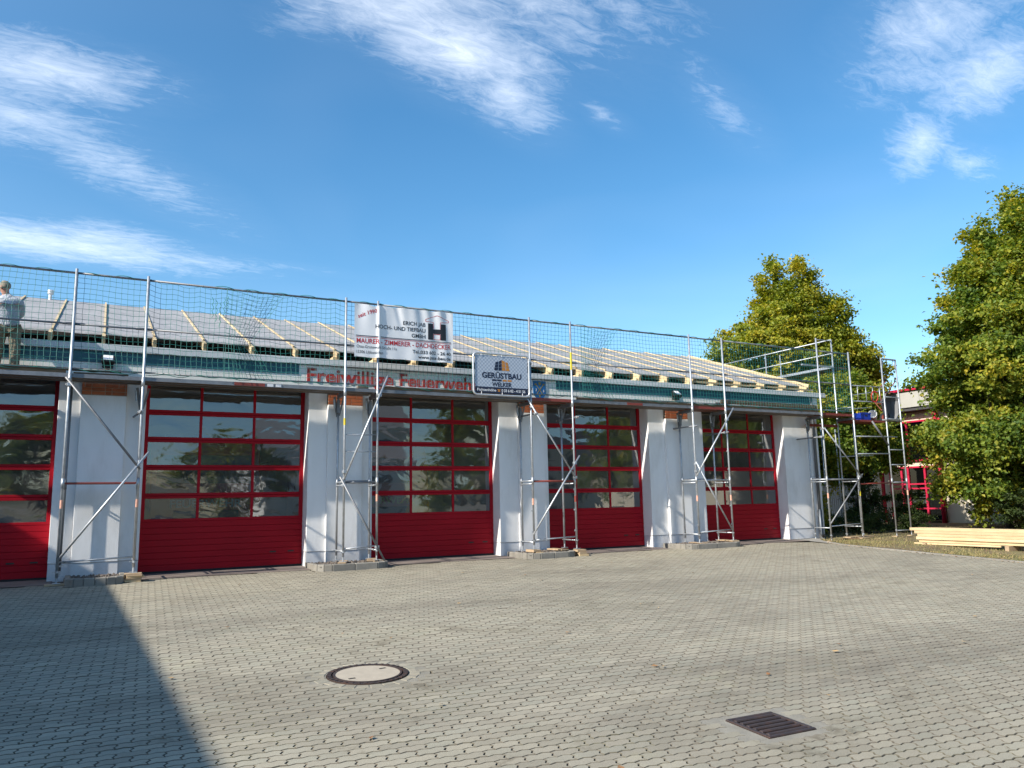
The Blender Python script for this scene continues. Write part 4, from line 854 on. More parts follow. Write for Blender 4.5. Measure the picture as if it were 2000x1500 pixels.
# ---- safety nets: every cord is modelled
def net(name, label, xa, xb, za, zb, y0, style, cell=0.102, r=0.0041):
    nx = max(2, int((xb-xa)/cell)); nz = max(2, int((zb-za)/cell))
    I, J = np.meshgrid(np.arange(nx+1), np.arange(nz+1), indexing='ij')
    u = I/nx; v = J/nz
    X = xa+(xb-xa)*u; Z = za+(zb-za)*v; Y = np.full_like(X, y0, float)
    lowf = lambda a, b, ph: np.sin(X*a+ph)*np.sin(Z*b+ph*1.7)
    Y = Y+0.035*np.sin(np.pi*v)*(0.5+0.5*np.sin(X*1.9+xa))+rng.normal(0, .003, X.shape)
    X = X+0.020*lowf(2.3, 3.1, xa)*np.sin(np.pi*u)+rng.normal(0, .0035, X.shape)+0.035*np.sin(np.pi*v)*np.sin(np.pi*u)*np.sin(xa*3+X*.9)
    if style == 'scallop':
        per = 0.46; Z = Z-0.050*np.abs(np.sin(np.pi*(X-xa)/per))*(0.35+0.65*v)-0.05*np.sin(np.pi*u)*(1-v)*0.4+0.03*np.sin(X*3.3)*v
    elif style == 'taut':
        Z = Z-0.020*np.sin(np.pi*u)*np.sin(np.pi*v)*1.5
    elif style == 'skew':
        X = X+0.10*(1-v)*np.sin(np.pi*u); Z = Z-0.03*np.sin(X*4)*np.sin(np.pi*v)
    elif style == 'bunch':
        X = xa+(X-xa)*(0.42+0.58*np.abs(v-0.42)**1.0*1.6); Z = Z-0.10*np.sin(np.pi*u)*v; Y = Y-0.05*np.sin(np.pi*u*2)
    Z = Z+rng.normal(0, .003, X.shape)
    P = np.stack([X, Y, Z], -1)
    E = [(P[:-1, :], P[1:, :]), (P[:, :-1], P[:, 1:])]
    A = np.concatenate([e[0].reshape(-1, 3) for e in E]); B = np.concatenate([e[1].reshape(-1, 3) for e in E])
    d = B-A; d /= np.linalg.norm(d, axis=1, keepdims=True)+1e-9
    ref = np.tile(np.array([[0, 1.0, 0]]), (len(A), 1)); s = np.cross(d, ref); s /= np.linalg.norm(s, axis=1, keepdims=True)+1e-9; q = np.cross(s, d)
    ringa = []; n = len(A)
    vs_ = []
    for end in (A, B):
        for k in range(3):
            a = 2*math.pi*k/3; vs_.append(end+r*(s*math.cos(a)+q*math.sin(a)))
    V = np.stack(vs_, 1).reshape(-1, 3)
    fq = np.array([[0,1,4,3],[1,2,5,4],[2,0,3,5]]); L = (fq[None]+6*np.arange(n)[:, None, None]).reshape(-1)
    o = np_mesh(name, V, L, np.arange(0, len(L), 4), np.full(len(L)//4, 4), MT['net'], None)
    return tag(o, label, 'safety net', 'safety nets on the scaffold')
net('safety_net', 'green safety net at far left, in front of the roofer', -4.5, -0.58, LR, TR, .015, 'taut')
net('safety_net', 'green safety net on the short bay over the leftmost full pillar', -0.52, 0.65, LR, TR, .015, 'skew')
net('safety_net', 'sagging green safety net over the second door from left', 0.71, 4.60, LR, TR, .012, 'scallop')
net('safety_net', 'green safety net partly covered by the white banner', 4.66, 9.21, LR, TR, .020, 'taut')
net('safety_net', 'green safety net on the bay right of the chequered sign', 9.27, 10.41, LR, TR, .015, 'taut')
net('safety_net', 'green safety net over the fourth door from left', 10.47, 14.31, LR, TR, .015, 'skew')
net('safety_net', 'green safety net over the farthest door, reaching the corner', 14.37, 20.85, LR-.02, TR, .015, 'taut')
net('safety_net', 'bunched net fold hanging over the second door from left', 2.15, 3.35, LR-.02, TR-.02, -.02, 'bunch')
net('safety_net', 'bunched net overlap hanging over the fourth door from left', 10.75, 11.95, LR-.02, TR, -.02, 'bunch')
# rope lashings along the rails, one length per bay
for k, (xa, xb) in enumerate(zip(bays[:-1], bays[1:])):
    m = MB()
    for z in (TR+.012, LR-.005):
        if k == 2 and z > 5: xs_ = np.arange(xa+1.0, xb-.05, .05)
        else: xs_ = np.arange(xa+.04, xb-.04, .05)
        ph = random.uniform(0, 6); pts = [(x, .03+.026*math.cos(x*11+ph), z+.020*math.sin(x*11+ph)+.008*math.sin(x*3.7)-(abs(.03*math.sin(x*2.1+ph)) if z < 4 else 0)) for x in xs_]
        if len(pts) > 2: m.tube(pts, .006, 4)
    m.build('lashing_rope', MT['rope'], SC)
m = MB()
for (x, z, L_) in ((1.95, 5.45, .45), (2.02, 5.4, .5), (2.10, 5.5, .38), (2.16, 5.55, .3), (1.88, 5.5, .42)):
    m.tube([(x+.02*math.sin(q*2.1+x*9), -.02, z-L_*q/9) for q in range(10)], .006, 4)
m.build('rope_tangle', MT['rope'], SC)

# ================================================================ BANNER
BX0, BX1, BZ0, BZ1 = 4.81, 7.16, 4.49, 5.69
def ban(u, v):
    """u 0..1 along, v 0..1 up -> point on the wrinkled banner hung outside the rail"""
    x = BX0+(BX1-BX0)*u; z = BZ0+(BZ1-BZ0)*v
    y = -0.045-0.012*math.sin(u*math.pi*1.0)
    y += 0.013*math.sin(u*41+1.3*math.sin(v*3+u*5))*(0.2+0.8*smoothstep(.45, .8, u))*(0.45+.55*abs(v-.45)*2)
    y += 0.010*math.sin(u*17+v*2.2)*(0.4+.6*v)
    y += -0.030*math.exp(-((u-0.235)/.018)**2)                       # the upright post pushes it out
    y += 0.05*math.exp(-((u-0.06)/.06)**2)*(v**2)*0.5
    d = (u-.235)*6; y += 0.02*math.exp(-d*d)*0
    y += 0.022*math.exp(-(((u-.43)-(v-.9)*-.12)/.03)**2)*smoothstep(.35, .9, v)
    z += -0.012*math.sin(u*math.pi)*v+(0.006*math.sin(u*30) if v > .97 or v < .03 else 0)
    if v > .5: z -= 0.028*math.exp(-((u-0.19)/.035)**2)*(v-.5)*2
    return (x, y, z)
def smoothstep(a, b, x):
    t = min(1, max(0, (x-a)/(b-a))); return t*t*(3-2*t)
bn = thing('banner', 'white wrinkled builder banner hanging from the scaffold top rail', 'banner', (5.98, -.05, 4.5))
m = MB(); nu, nvv = 150, 50
m.v = [ban(i/nu, j/nvv) for j in range(nvv+1) for i in range(nu+1)]
m.f = [(j*(nu+1)+i, j*(nu+1)+i+1, (j+1)*(nu+1)+i+1, (j+1)*(nu+1)+i) for j in range(nvv) for i in range(nu)]
cl = m.build('cloth', MT['banner'], bn, smooth=True)
BW, BH = BX1-BX0, BZ1-BZ0
def ban_geo(V, F, mat, name):
    V, F = subdiv_geo(V, F, 0.022); pts = []
    for a, b in V:
        p = ban(a/BW, b/BH); pts.append((p[0], p[1]-0.004, p[2]))
    m = MB(); m.add(pts, F); m.build(name, MT[mat], cl)
def ban_text(body, x, z, h, w_, mat, bold=0.012, ang=0.0, right=False, shear=0.0):
    V, F = text_geo(body, h, w_, bold)
    if shear: V[:, 0] += V[:, 1]*shear
    if right: V[:, 0] += x-V[:, 0].max(); V[:, 1] += z
    else:
        ca, sa = math.cos(ang), math.sin(ang); V = np.stack([x+V[:, 0]*ca-V[:, 1]*sa, z+V[:, 0]*sa+V[:, 1]*ca], -1)
    ban_geo(V, F, mat, 'print')
ban_text('seit 1990', .09, .875, .085, .46, 'red_print', .012, R(24), shear=.2)
ban_text('ERICH JAß', 1.66, .815, .088, .54, 'black_print', .012, right=True)
ban_text('HOCH- UND TIEFBAU', 1.66, .675, .088, 1.19, 'black_print', .012, right=True)
ban_text('GMBH', 1.66, .535, .088, .34, 'black_print', .012, right=True)
ban_text('MAURER - ZIMMERER - DACHDECKER', .05, .315, .108, 2.24, 'red_print', .012)
ban_text('Otto-Grotewohl-Straße 11a', .05, .205, .066, .92, 'grey_print', .006)
ban_text('15306 Libbenichen', .05, .085, .066, .60, 'grey_print', .006)
ban_text('Tel.:033 602 - 26 40', 2.29, .17, .076, .95, 'black_print', .018, right=True)
ban_text('www.jass-bau.de', 2.29, .055, .076, .81, 'black_print', .018, right=True)
def ban_rect(x0, x1, z0, z1, mat): ban_geo(np.array([(x0,z0),(x1,z0),(x1,z1),(x0,z1)]), [(0,1,2,3)], mat, 'print')
ban_rect(.03, 2.30, .475, .489, 'black_print'); ban_rect(.03, 2.30, .448, .458, 'red_print')
ban_rect(1.725, 1.855, .52, .90, 'black_print'); ban_rect(2.035, 2.17, .52, .90, 'black_print'); ban_rect(1.855, 2.035, .665, .775, 'black_print')
def ban_line(pts, th, mat):
    for (xa, za), (xb, zb) in zip(pts[:-1], pts[1:]):
        d = Vector((xb-xa, zb-za)); n_ = Vector((-d.y, d.x)).normalized()*th/2
        ban_geo(np.array([(xa-n_.x, za-n_.y), (xb-n_.x, zb-n_.y), (xb+n_.x, zb+n_.y), (xa+n_.x, za+n_.y)]), [(0,1,2,3)], mat, 'print')
ban_line([(1.865, .53), (1.865, .655), (2.025, .655), (2.025, .53), (1.865, .53)], .010, 'red_print')
ban_line([(1.865, .785), (1.865, .935), (1.665, .945), (1.665, .99), (1.945, 1.10), (2.235, .995), (2.235, .955), (2.025, .935), (2.025, .785)], .010, 'red_print')
m = MB()
for u in np.linspace(.02, .98, 9):
    for v in (0.985, 0.015): p = ban(u, v); m.tube([(p[0], p[1]-.006, p[2]), (p[0], .02, p[2]+(.05 if v > .5 else -.04))], .004, 4)
m.build('tie', MT['rope'], bn)

# ================================================================ SIGN
SX0, SX1, SZ0, SZ1, SY = 7.66, 9.16, 3.79, 4.785, -0.085
sg = thing('scaffolder_sign', 'chequered grey scaffolder sign in a rounded aluminium tube frame', 'sign', (8.4, SY, 3.8))
m = MB(); rc = .10; fr = []
for cx_, cz_, a0 in ((SX1-rc, SZ1-rc, 0), (SX0+rc, SZ1-rc, 90), (SX0+rc, SZ0+rc, 180), (SX1-rc, SZ0+rc, 270)):
    fr += [(cx_+rc*math.cos(R(a0+k*15)), SY, cz_+rc*math.sin(R(a0+k*15))) for k in range(7)]
m.tube(fr+[fr[0], fr[1]], .024, 8); m.build('frame', MT['alu'], sg, smooth=True)
chk, t, o_ = new_mat('sign_chequer'); p_ = nd(t, 'ShaderNodeBsdfPrincipled'); t.links.new(p_.outputs[0], o_.inputs[0]); p_.inputs['Roughness'].default_value = .4
ck = nd(t, 'ShaderNodeTexChecker'); ck.inputs['Scale'].default_value = 1/0.046; ck.inputs['Color1'].default_value = (.46, .51, .58, 1); ck.inputs['Color2'].default_value = (.30, .355, .44, 1)
t.links.new(pos(t, (1, 0, 1)), ck.inputs['Vector']); t.links.new(ck.outputs[0], p_.inputs['Base Color'])
m = MB(); m.box(SX0+.045, SX1-.045, SY-.004, SY+.008, SZ0+.045, SZ1-.045); pl = m.build('panel', chk, sg)
m = MB(); m.box(SX0+.045, SX1-.045, SY-.007, SY-.0042, SZ0+.045, SZ0+.190); m.build('footer_band', MT['navy_print'], pl)
yk = SY-.0065; scx = (SX0+SX1)/2
def quads(lst, mat, name='print'):
    m = MB()
    for q in lst: m.add([(a, yk, b) for a, b in q], [(0,1,2,3)])
    m.build(name, MT[mat], pl)
# tower mark: three columns of blocks, dark and orange
zr0, zr1 = 4.385, 4.65
def col(xb0, xb1, xt0, xt1, zt0, zt1):
    out_ = []
    for k in range(3):
        f0, f1 = k/3+.015, (k+1)/3-.015
        L = lambda a, b, f: a+(b-a)*f
        out_.append([(L(xb0,xt0,f0), zr0+(zt0-zr0)*f0), (L(xb1,xt1,f0), zr0+(zt1-zr0)*f0), (L(xb1,xt1,f1), zr0+(zt1-zr0)*f1), (L(xb0,xt0,f1), zr0+(zt0-zr0)*f1)])
    return out_
quads(col(scx-.205, scx-.105, scx-.165, scx-.09, zr1-.06, zr1-.04)+col(scx-.09, scx-.0, scx-.075, scx-.005, zr1-.035, zr1), 'navy_print')
quads(col(scx+.005, scx+.10, scx+.002, scx+.085, zr1, zr1-.035)+col(scx+.115, scx+.21, scx+.10, scx+.165, zr1-.04, zr1-.06), 'orange_print')
quads([[(scx-.265+k*.135, 4.128), (scx-.145+k*.135, 4.128), (scx-.145+k*.135, 4.172), (scx-.265+k*.135, 4.172)] for k in (0, 1)], 'navy_print')
quads([[(scx-.265+k*.135+.01, 4.128), (scx-.145+k*.135, 4.128), (scx-.145+k*.135, 4.172), (scx-.265+k*.135+.01, 4.172)] for k in (2, 3)], 'orange_print')
def sign_text(body, x, z, h, w_, mat, bold=0.02, dy=0):
    V, F = text_geo(body, h, w_, bold); m = MB(); m.add([(x+a, yk-dy, z+b) for a, b in V], F); m.build('print', MT[mat], pl)
sign_text('GERÜSTBAU', scx-.53, 4.198, .132, 1.06, 'navy_print', .034)
sign_text('WELKER', scx-.265, 4.003, .098, .53, 'navy_print', .034)
sign_text('Fichtenhöhe', SX0+.09, SZ0+.088, .062, .50, 'white_print', .018, .002)
sign_text('0 33 6 02 - 4 51 56', SX0+.735, SZ0+.086, .066, .645, 'white_print', .026, .002)
m = MB(); tx, tz = SX0+.665, SZ0+.11
m.add([(tx-.035, yk-.002, tz-.025), (tx+.035, yk-.002, tz-.025), (tx+.022, yk-.002, tz+.012), (tx-.022, yk-.002, tz+.012)], [(0,1,2,3)])
m.add([(tx-.042, yk-.002, tz+.015), (tx+.042, yk-.002, tz+.015), (tx+.042, yk-.002, tz+.034), (tx-.042, yk-.002, tz+.034)], [(0,1,2,3)]); m.build('print', MT['orange_print'], pl)
for x in (SX0+.20, scx, SX1-.20):
    for z in (SZ0+.05, SZ1-.03): m = MB(); m.tube([(x, SY-.012, z-.03), (x, SY-.012, z+.02)], .008, 6); m.build('clip', MT['white_print'], sg)
for z in (4.62, 4.0): m = MB(); m.obox((SX1+.04, SY+.045, z), (1,0,0), (0,1,0), (0,0,1), .04, .05, .03); m.build('clamp', MT['steel_dark'], sg, bevel=.008)

# ================================================================ BOARDS UNDER THE POSTS
def board(x, y, z, lx_, ly_, lz_, rot, label, mat='pine_old', group='boards packed under the scaffold feet'):
    m = MB(); m.obox((x, y, z+lz_/2), (math.cos(rot), math.sin(rot), 0), (-math.sin(rot), math.cos(rot), 0), (0,0,1), lx_/2, ly_/2, lz_/2)
    o = m.build('packing_board', MT[mat], None, bevel=.003); tag(o, label, 'board', group); return o
def stack(x, y, z0, z1, n, lab, lx_, ly_, mat='pine_old', r0=0.0):
    h = (z1-z0)/n
    for k in range(n): board(x+random.uniform(-.03, .03), y+random.uniform(-.02, .02), z0+k*h, lx_*random.uniform(.8, 1.1), ly_*random.uniform(.85, 1.1), h*.93, r0+random.uniform(-.12, .12), (['bottom', 'second', 'third', 'fourth', 'fifth', 'sixth'][k] if k < n-1 else 'topmost')+' '+lab, mat if k % 3 else 'pine')
board(-.55, 0, G(0, 0)+.002, .36, .12, .036, .05, 'flat board under the leftmost scaffold post, on shaded paving')
stack(.70, -.02, G(0, 0), .12, 6, 'board from below in the tall pile under the leftmost full pillar post', .30, .22)
stack(9.26, -.14, G(0, -.1)-.01, .10, 4, 'light block from below in the small pile before the gravel bed under the sign', .22, .18, 'pine')
board(9.2, -.02, .1, .20, .34, .055, .08, 'flat board on the bed below the sign, left scaffold foot')
stack(10.48, -.12, G(0, -.1)-.01, .11, 3, 'block from below in the pile right of the gravel bed under the sign', .24, .2, 'pine_old')
board(4.66, .10, .087, .17, .62, .026, -.35, 'long flat board under the left feet at the narrow scaffold bay')
board(5.36, .30, .087, .22, .70, .026, -.3, 'long flat board under the right feet at the narrow scaffold bay')
board(5.42, .02, .06, .30, .12, .028, .2, 'short board at the corner of the narrow bay gravel bed')
board(14.38, .12, .087, .20, .66, .016, -.2, 'flat board under the left feet of the bay before the farthest door')
board(15.56, .22, .087, .22, .72, .030, -.15, 'flat board under the right feet of the bay before the farthest door')
board(10.1, .35, .087, .22, .6, .032, .1, 'flat board under the inner foot on the bed below the sign')
board(19.45, -.05, G(19.45, 0)+.01, .42, .16, .035, .1, 'flat board under the scaffold post at the building corner', 'pine_old')
board(19.5, .55, G(19.5, .5)+.015, .30, .16, .03, .3, 'flat board under the inner post at the building corner', 'pine_old')
board(20.9, 0, vz(20.9, 0)-.002, .40, .16, .03, .1, 'flat board on the lawn under the second corner post', 'pine_old')
board(20.98, .66, vz(20.98, .66)-.002, .40, .16, .03, .4, 'flat board on the lawn behind the second corner post', 'pine_old')
board(22.45, 0, vz(22.45, 0)-.012, .34, .16, .03, .2, 'flat board on the lawn under the tower front left post', 'pine_old')
board(23.18, 0, vz(23.18, 0)-.012, .34, .16, .03, .2, 'flat board on the lawn under the tower front right post', 'pine_old')
board(21.3, .45, vz(21.3, .45), 1.3, .18, .04, .1, 'long loose plank lying on the lawn beside the tower', 'pine_old', None)
board(20.4, .1, vz(20.4, .1), .5, .14, .03, -.5, 'loose reddish plank piece on the lawn near the corner', 'toe', None)

# ================================================================ MANHOLE AND DRAIN
sN = Vector((0, -0.034, 1)).normalized()
def tilt(o, c):
    o.rotation_euler = (math.atan(0.034), 0, 0)
mh = thing('manhole_cover', 'round manhole cover with pale concrete fill and rusty iron ring', 'manhole', (MAN[0], MAN[1], G(*MAN))); tilt(mh, MAN)
WLOC[mh.name] = Vector((0, 0, 0))                         # parts below are built in local coordinates
def ring(m, r0, r1, z0, z1, n=48):
    for k in range(n):
        a, b = 2*math.pi*k/n, 2*math.pi*(k+1)/n; P = []
        for z in (z0, z1):
            for r_ in (r0, r1):
                for q in (a, b): P.append((r_*math.cos(q), r_*math.sin(q), z))
        m.add(P, [(0,1,3,2), (4,6,7,5), (2,3,7,6), (0,4,5,1)])
m = MB(); ring(m, .345, .388, -.03, .008); m.build('outer_ring', MT['iron'], mh)
m = MB(); ring(m, .310, .331, -.03, .011); m.build('lid_ring', MT['iron'], mh)
m = MB(); m.cyl((0, 0), .311, -.04, .007, 40); m.build('fill', MT['manhole_fill'], mh)
m = MB(); m.cyl((0, 0), .345, -.05, -.012, 40); m.build('gap', MT['dark'], mh)
m = MB()
for k in range(36):
    a = 2*math.pi*k/36; m.obox((.3675*math.cos(a), .3675*math.sin(a), .009), (math.cos(a), math.sin(a), 0), (-math.sin(a), math.cos(a), 0), (0,0,1), .018, .013, .003)
m.build('ring_studs', MT['iron'], mh)['kind'] = 'stuff'
for sgn in (-1, 1):
    m = MB(); m.obox((sgn*.19, sgn*.12, .0075), (1, .1, 0), (-.1, 1, 0), (0,0,1), .034, .016, .001); m.build('lift_slot', MT['dark'], mh)
m = MB(); ring(m, .395, .60, -.03, -.003); m.build('mortar_bed', pbr('manhole_mortar', (.24, .22, .175), .9, 0, .22, 5, 120, .5, .006, (.30, .275, .22), .6, 3), mh)
cut = MB(); nc = 24
for k in range(nc):
    a0, a1 = 2*math.pi*(k+.06)/nc, 2*math.pi*(k+.94)/nc; r0, r1 = .408, .50+.03*math.sin(k*2.7)
    P = [(r_*math.cos(a), r_*math.sin(a)) for r_, a in ((r0, a0), (r1, a0), (r1, a1), (r0, a1))]
    q = MB(); q.add([(x, y, -.03) for x, y in P]+[(x, y, .0015+random.uniform(-.001, .001)) for x, y in P], [(0,3,2,1),(4,5,6,7),(0,1,5,4),(1,2,6,5),(2,3,7,6),(3,0,4,7)])
    q.build('cut_stone', pm.materials[0], mh, bevel=.004)
gr = thing('drain_grate', 'square rusty cast iron drain grate set in the paving', 'drain', (GRA[0], GRA[1], G(*GRA))); tilt(gr, GRA); WLOC[gr.name] = Vector((0, 0, 0))
gr.rotation_euler = (math.atan(.034), 0, R(-2))
h = .235
m = MB(); w_ = .035
m.box(-h, h, -h, -h+w_, -.03, .008); m.box(-h, h, h-w_, h, -.03, .008); m.box(-h, -h+w_, -h+w_, h-w_, -.03, .008); m.box(h-w_, h, -h+w_, h-w_, -.03, .008); m.build('grate_frame', MT['iron'], gr, bevel=.006)
for k in range(6):
    x = -h+w_+.028+k*(2*h-2*w_-.056)/5
    m = MB(); m.box(-h+w_+.002, h-w_-.002, x-.019, x+.019, -.025, .010); m.build('bar', MT['iron'], gr, bevel=.008)
m = MB(); m.box(-h+w_, h-w_, -h+w_, h-w_, -.021+.0-.06, -.08+.055); m.build('sump', MT['dark'], gr)
m = MB(); e = .47
for (a, b, c_, d) in ((-e, e, -.35, -h-.002), (-e, e, h+.002, .35), (-e, -h-.002, -h-.002, h+.002), (h+.002, e, -h-.002, h+.002)): m.box(a, b, c_, d, -.03, -.003)
m.build('concrete_surround', pbr('mortar_surround', (.265, .245, .20), .9, 0, .2, 7, 120, .6, .008, (.22, .20, .16), .6, 5), gr, bevel=.004)

# ================================================================ TIMBER
rows = [(-.0, 7), ]
TX = 20.5
labels = ['bottom', 'second', 'third', 'fourth', 'top']
zt = vz(TX+.3, -3)+.07
for k, (yo_, off) in enumerate(((0, .12), (.05, .02), (.0, .0), (.08, -.02), (.22, .0))):
    for q in range(3):
        ye = -2.05+yo_+q*.05*(1 if k % 2 else -1); hgt = .078
        m = MB(); m.box(TX+q*.125+off*.4, TX+q*.125+.12+off*.4, -7.4, ye, zt+k*.0815, zt+k*.0815+hgt)
        o = m.build('timber_beam', MT['pine_y'], None, bevel=.003)
        tag(o, ('%s fresh pine beam on the yard side of the timber pile' % labels[k]) if q == 0 else ('%s layer pine beam in the %s row of the timber pile' % (labels[k], ('middle', 'rear')[q-1])), 'timber', 'pine beams piled on the lawn')
m = MB(); m.box(TX-.03, TX+.02, -4.35, -1.95, vz(TX, -3)+.03, vz(TX, -3)+.075); o = m.build('timber_beam', MT['pine_y'], None, bevel=.003); tag(o, 'short pine beam lying low in front of the timber pile', 'timber', 'pine beams piled on the lawn')
for j, y in enumerate((-2.3, -4.55, -6.6)):
    m = MB(); m.box(TX-.12, TX+.62, y-.05, y+.05, vz(TX, y)-.01, zt-.003); o = m.build('bearer', MT['pine_old'], None, bevel=.003)
    tag(o, ['bearer under the tower end of the timber pile', 'bearer poking out from under the middle of the timber pile', 'bearer under the near end of the timber pile'][j], 'timber', 'bearers under the timber pile')

# ================================================================ THINGS ON THE TOWER DECK
dz = 3.645
cr = thing('crate', 'blue plastic crate on the red scaffold tower deck', 'crate', (21.62, .25, dz))
x0, x1, y0, y1 = 21.40, 21.84, .10, .42
m = MB(); m.box(x0, x1, y0, y1, dz, dz+.02)
for (a, b, c_, d) in ((x0, x1, y0, y0+.018), (x0, x1, y1-.018, y1), (x0, x0+.018, y0+.018, y1-.018), (x1-.018, x1, y0+.018, y1-.018)): m.box(a, b, c_, d, dz+.02, dz+.23)
m.build('shell', MT['blue_plastic'], cr, bevel=.006)
m = MB(); m.box(x0-.012, x1+.012, y0-.012, y0, dz+.20, dz+.235); m.box(x0-.012, x1+.012, y1, y1+.012, dz+.20, dz+.235); m.build('rim', MT['blue_plastic'], cr)
m = MB(); m.box(21.56, 21.68, y0-.004, y0-.0005, dz+.12, dz+.16); m.build('handle_slot', MT['dark'], cr)
yb_ = thing('tool_box', 'small yellow box behind the blue crate', 'box', (21.97, .52, dz))
m = MB(); m.box(21.86, 22.10, .44, .64, dz, dz+.30); m.build('body', MT['yellow'], yb_, bevel=.01); m = MB(); m.box(21.85, 22.11, .43, .65, dz+.30, dz+.335); m.build('lid', MT['yellow'], yb_, bevel=.01)
m = MB(); m.tube([(21.92, .54, dz+.33), (21.92, .54, dz+.38), (22.04, .54, dz+.38), (22.04, .54, dz+.33)], .01, 6); m.build('handle', MT['black_plastic'], yb_)
bk_ = thing('bucket', 'tipped pale mortar bucket beside the wheelbarrow', 'bucket', (22.2, .25, dz))
m = MB(); prof = [(0, .10), (.27, .135), (.27, .125), (.02, .09)]; nn = 18; ax = Vector((-.8, -.45, .35)).normalized(); s1 = ax.cross(Vector((0,0,1))).normalized(); s2 = s1.cross(ax); c0 = Vector((22.28, .32, dz+.12))
for k in range(nn):
    for a_, r_ in prof: m.v.append(tuple(c0+ax*a_+(s1*math.cos(2*math.pi*k/nn)+s2*math.sin(2*math.pi*k/nn))*r_))
for k in range(nn):
    k2 = (k+1) % nn
    for q in range(3): m.f.append((k*4+q, k2*4+q, k2*4+q+1, k*4+q+1))
m.f.append(tuple(k*4 for k in range(nn))); m.f.append(tuple(k*4+3 for k in reversed(range(nn)))); m.build('shell', MT['paint_white'], bk_)
m = MB(); m.tube([tuple(c0+ax*.25+s1*.13*math.cos(a)+Vector((0,0,1))*.16*math.sin(a)-ax*.05*math.sin(a)) for a in np.linspace(0, math.pi, 12)], .006, 5); m.build('handle', MT['steel'], bk_)
# red cable coil hanging in the gate
m = MB(); pts = [(21.98+.16*math.cos(a*1.0)+.02*math.sin(a*3), .0+.01*math.sin(a*5), 4.40+.17*math.sin(a)+.015*math.cos(a*2.3)) for a in np.linspace(0, 19, 90)]; m.tube(pts, .010, 5)
o = m.build('cable_coil', MT['red_print'], None, smooth=True); tag(o, 'red cable coil hung on the tower gate', 'cable')
# wheelbarrow stood on end
wb = thing('wheelbarrow', 'wheelbarrow with grey tray stood upright in the tower frame', 'wheelbarrow', (23.2, .35, dz))
m = MB(); cxw, yw = 23.22, .30
def tray(inset):
    P = []
    for z, hw_, dep in ((dz+.02+inset, .20, .06), (dz+.30, .30, .20), (dz+.72, .33, .22), (dz+.95-inset, .26, .10)):
        P.append([(cxw-hw_+inset, yw, z), (cxw-hw_*.72+inset, yw+dep-inset, z), (cxw+hw_*.72-inset, yw+dep-inset, z), (cxw+hw_-inset, yw, z)])
    return P
A, B = tray(0), tray(.006)
for T_, fl in ((A, 0), (B, 1)):
    b0 = len(m.v); m.v += [p for r_ in T_ for p in r_]
    for i in range(3):
        for j in range(3):
            f = (b0+i*4+j, b0+i*4+j+1, b0+(i+1)*4+j+1, b0+(i+1)*4+j); m.f.append(f if fl else f[::-1])
    for i in (0, 3):
        f = tuple(b0+i*4+j for j in range(4)); m.f.append(f)
m.build('tray', MT['grey_steel_paint'], wb, smooth=False)
rim = [r_[0] for r_ in A]+[(cxw-.1, yw, dz+.99), (cxw+.1, yw, dz+.99)]+[r_[3] for r_ in A[::-1]]; m = MB(); m.tube(rim, .014, 6); m.build('rim', MT['grey_steel_paint'], wb)
for s in (-1, 1):
    m = MB(); m.tube([(cxw+s*.10, yw+.24, dz+.05), (cxw+s*.20, yw+.24, dz+.75), (cxw+s*.27, yw+.22, dz+1.15), (cxw+s*.42 if s > 0 else cxw-.05, yw+.12, dz+1.38)], .017, 8); hd = m.build('shaft', MT['steel_red'], wb, smooth=True)
    e0 = Vector((cxw+s*.42 if s > 0 else cxw-.05, yw+.12, dz+1.38)); m = MB(); m.tube([e0, e0+Vector((.02*s, -.02, .16))], .021, 8); m.build('grip', MT['black_plastic'], hd, smooth=True)
    m = MB(); m.tube([(cxw+s*.22, yw+.24, dz+.62), (cxw+s*.24, yw+.45, dz+.70), (cxw+s*.2, yw+.24, dz+.40)], .014, 6); m.build('leg', MT['steel_red'], wb)
m = MB(); m.tube([(cxw-.04, yw+.30, dz+.02), (cxw+.04, yw+.30, dz+.02)], .17, 20); wl = m.build('wheel', MT['rubber'], wb, smooth=False, loc=(0, 0, .17)); m = MB(); m.tube([(cxw-.045, yw+.30, dz+.19), (cxw+.045, yw+.30, dz+.19)], .09, 14); m.build('rim', MT['steel_red'], wb)

# ================================================================ ROOFER
def skin(name, joints, edges, mat, parent, root=0, sub=2):
    me = bpy.data.meshes.new(name); me.from_pydata([j[:3] for j in joints], edges, []); me.update()
    o = bpy.data.objects.new(name, me); C.objects.link(o); WLOC[o.name] = Vector((0, 0, 0))
    sk = o.modifiers.new('skin', 'SKIN'); sk.use_smooth_shade = True; sk.branch_smoothing = .6
    lay = me.skin_vertices[0].data if me.skin_vertices else None
    if lay is None:
        bm = bmesh.new(); bm.from_mesh(me); bm.verts.layers.skin.verify(); bm.to_mesh(me); bm.free(); lay = me.skin_vertices[0].data
    for i, j in enumerate(joints): lay[i].radius = (j[3], j[4] if len(j) > 4 else j[3]); lay[i].use_root = (i == root)
    ss = o.modifiers.new('sub', 'SUBSURF'); ss.levels = sub; ss.render_levels = sub
    dg = bpy.context.evaluated_depsgraph_get(); dg.update(); m2 = bpy.data.meshes.new_from_object(o.evaluated_get(dg)); bpy.data.objects.remove(o)
    return link(name, m2, mat, parent, True)
PX, PY, PZ = -1.60, .36, 3.80
pr = thing('person', 'person in pale grey sweatshirt and khaki trousers on the deck, back to camera', 'person', (PX, PY, PZ))
hip = (PX+.00, PY, PZ+.90); ch = (PX-.02, PY-.02, PZ+1.28); nk = (PX-.08, PY+.0, PZ+1.45); hd = (PX-.115, PY+.01, PZ+1.59)
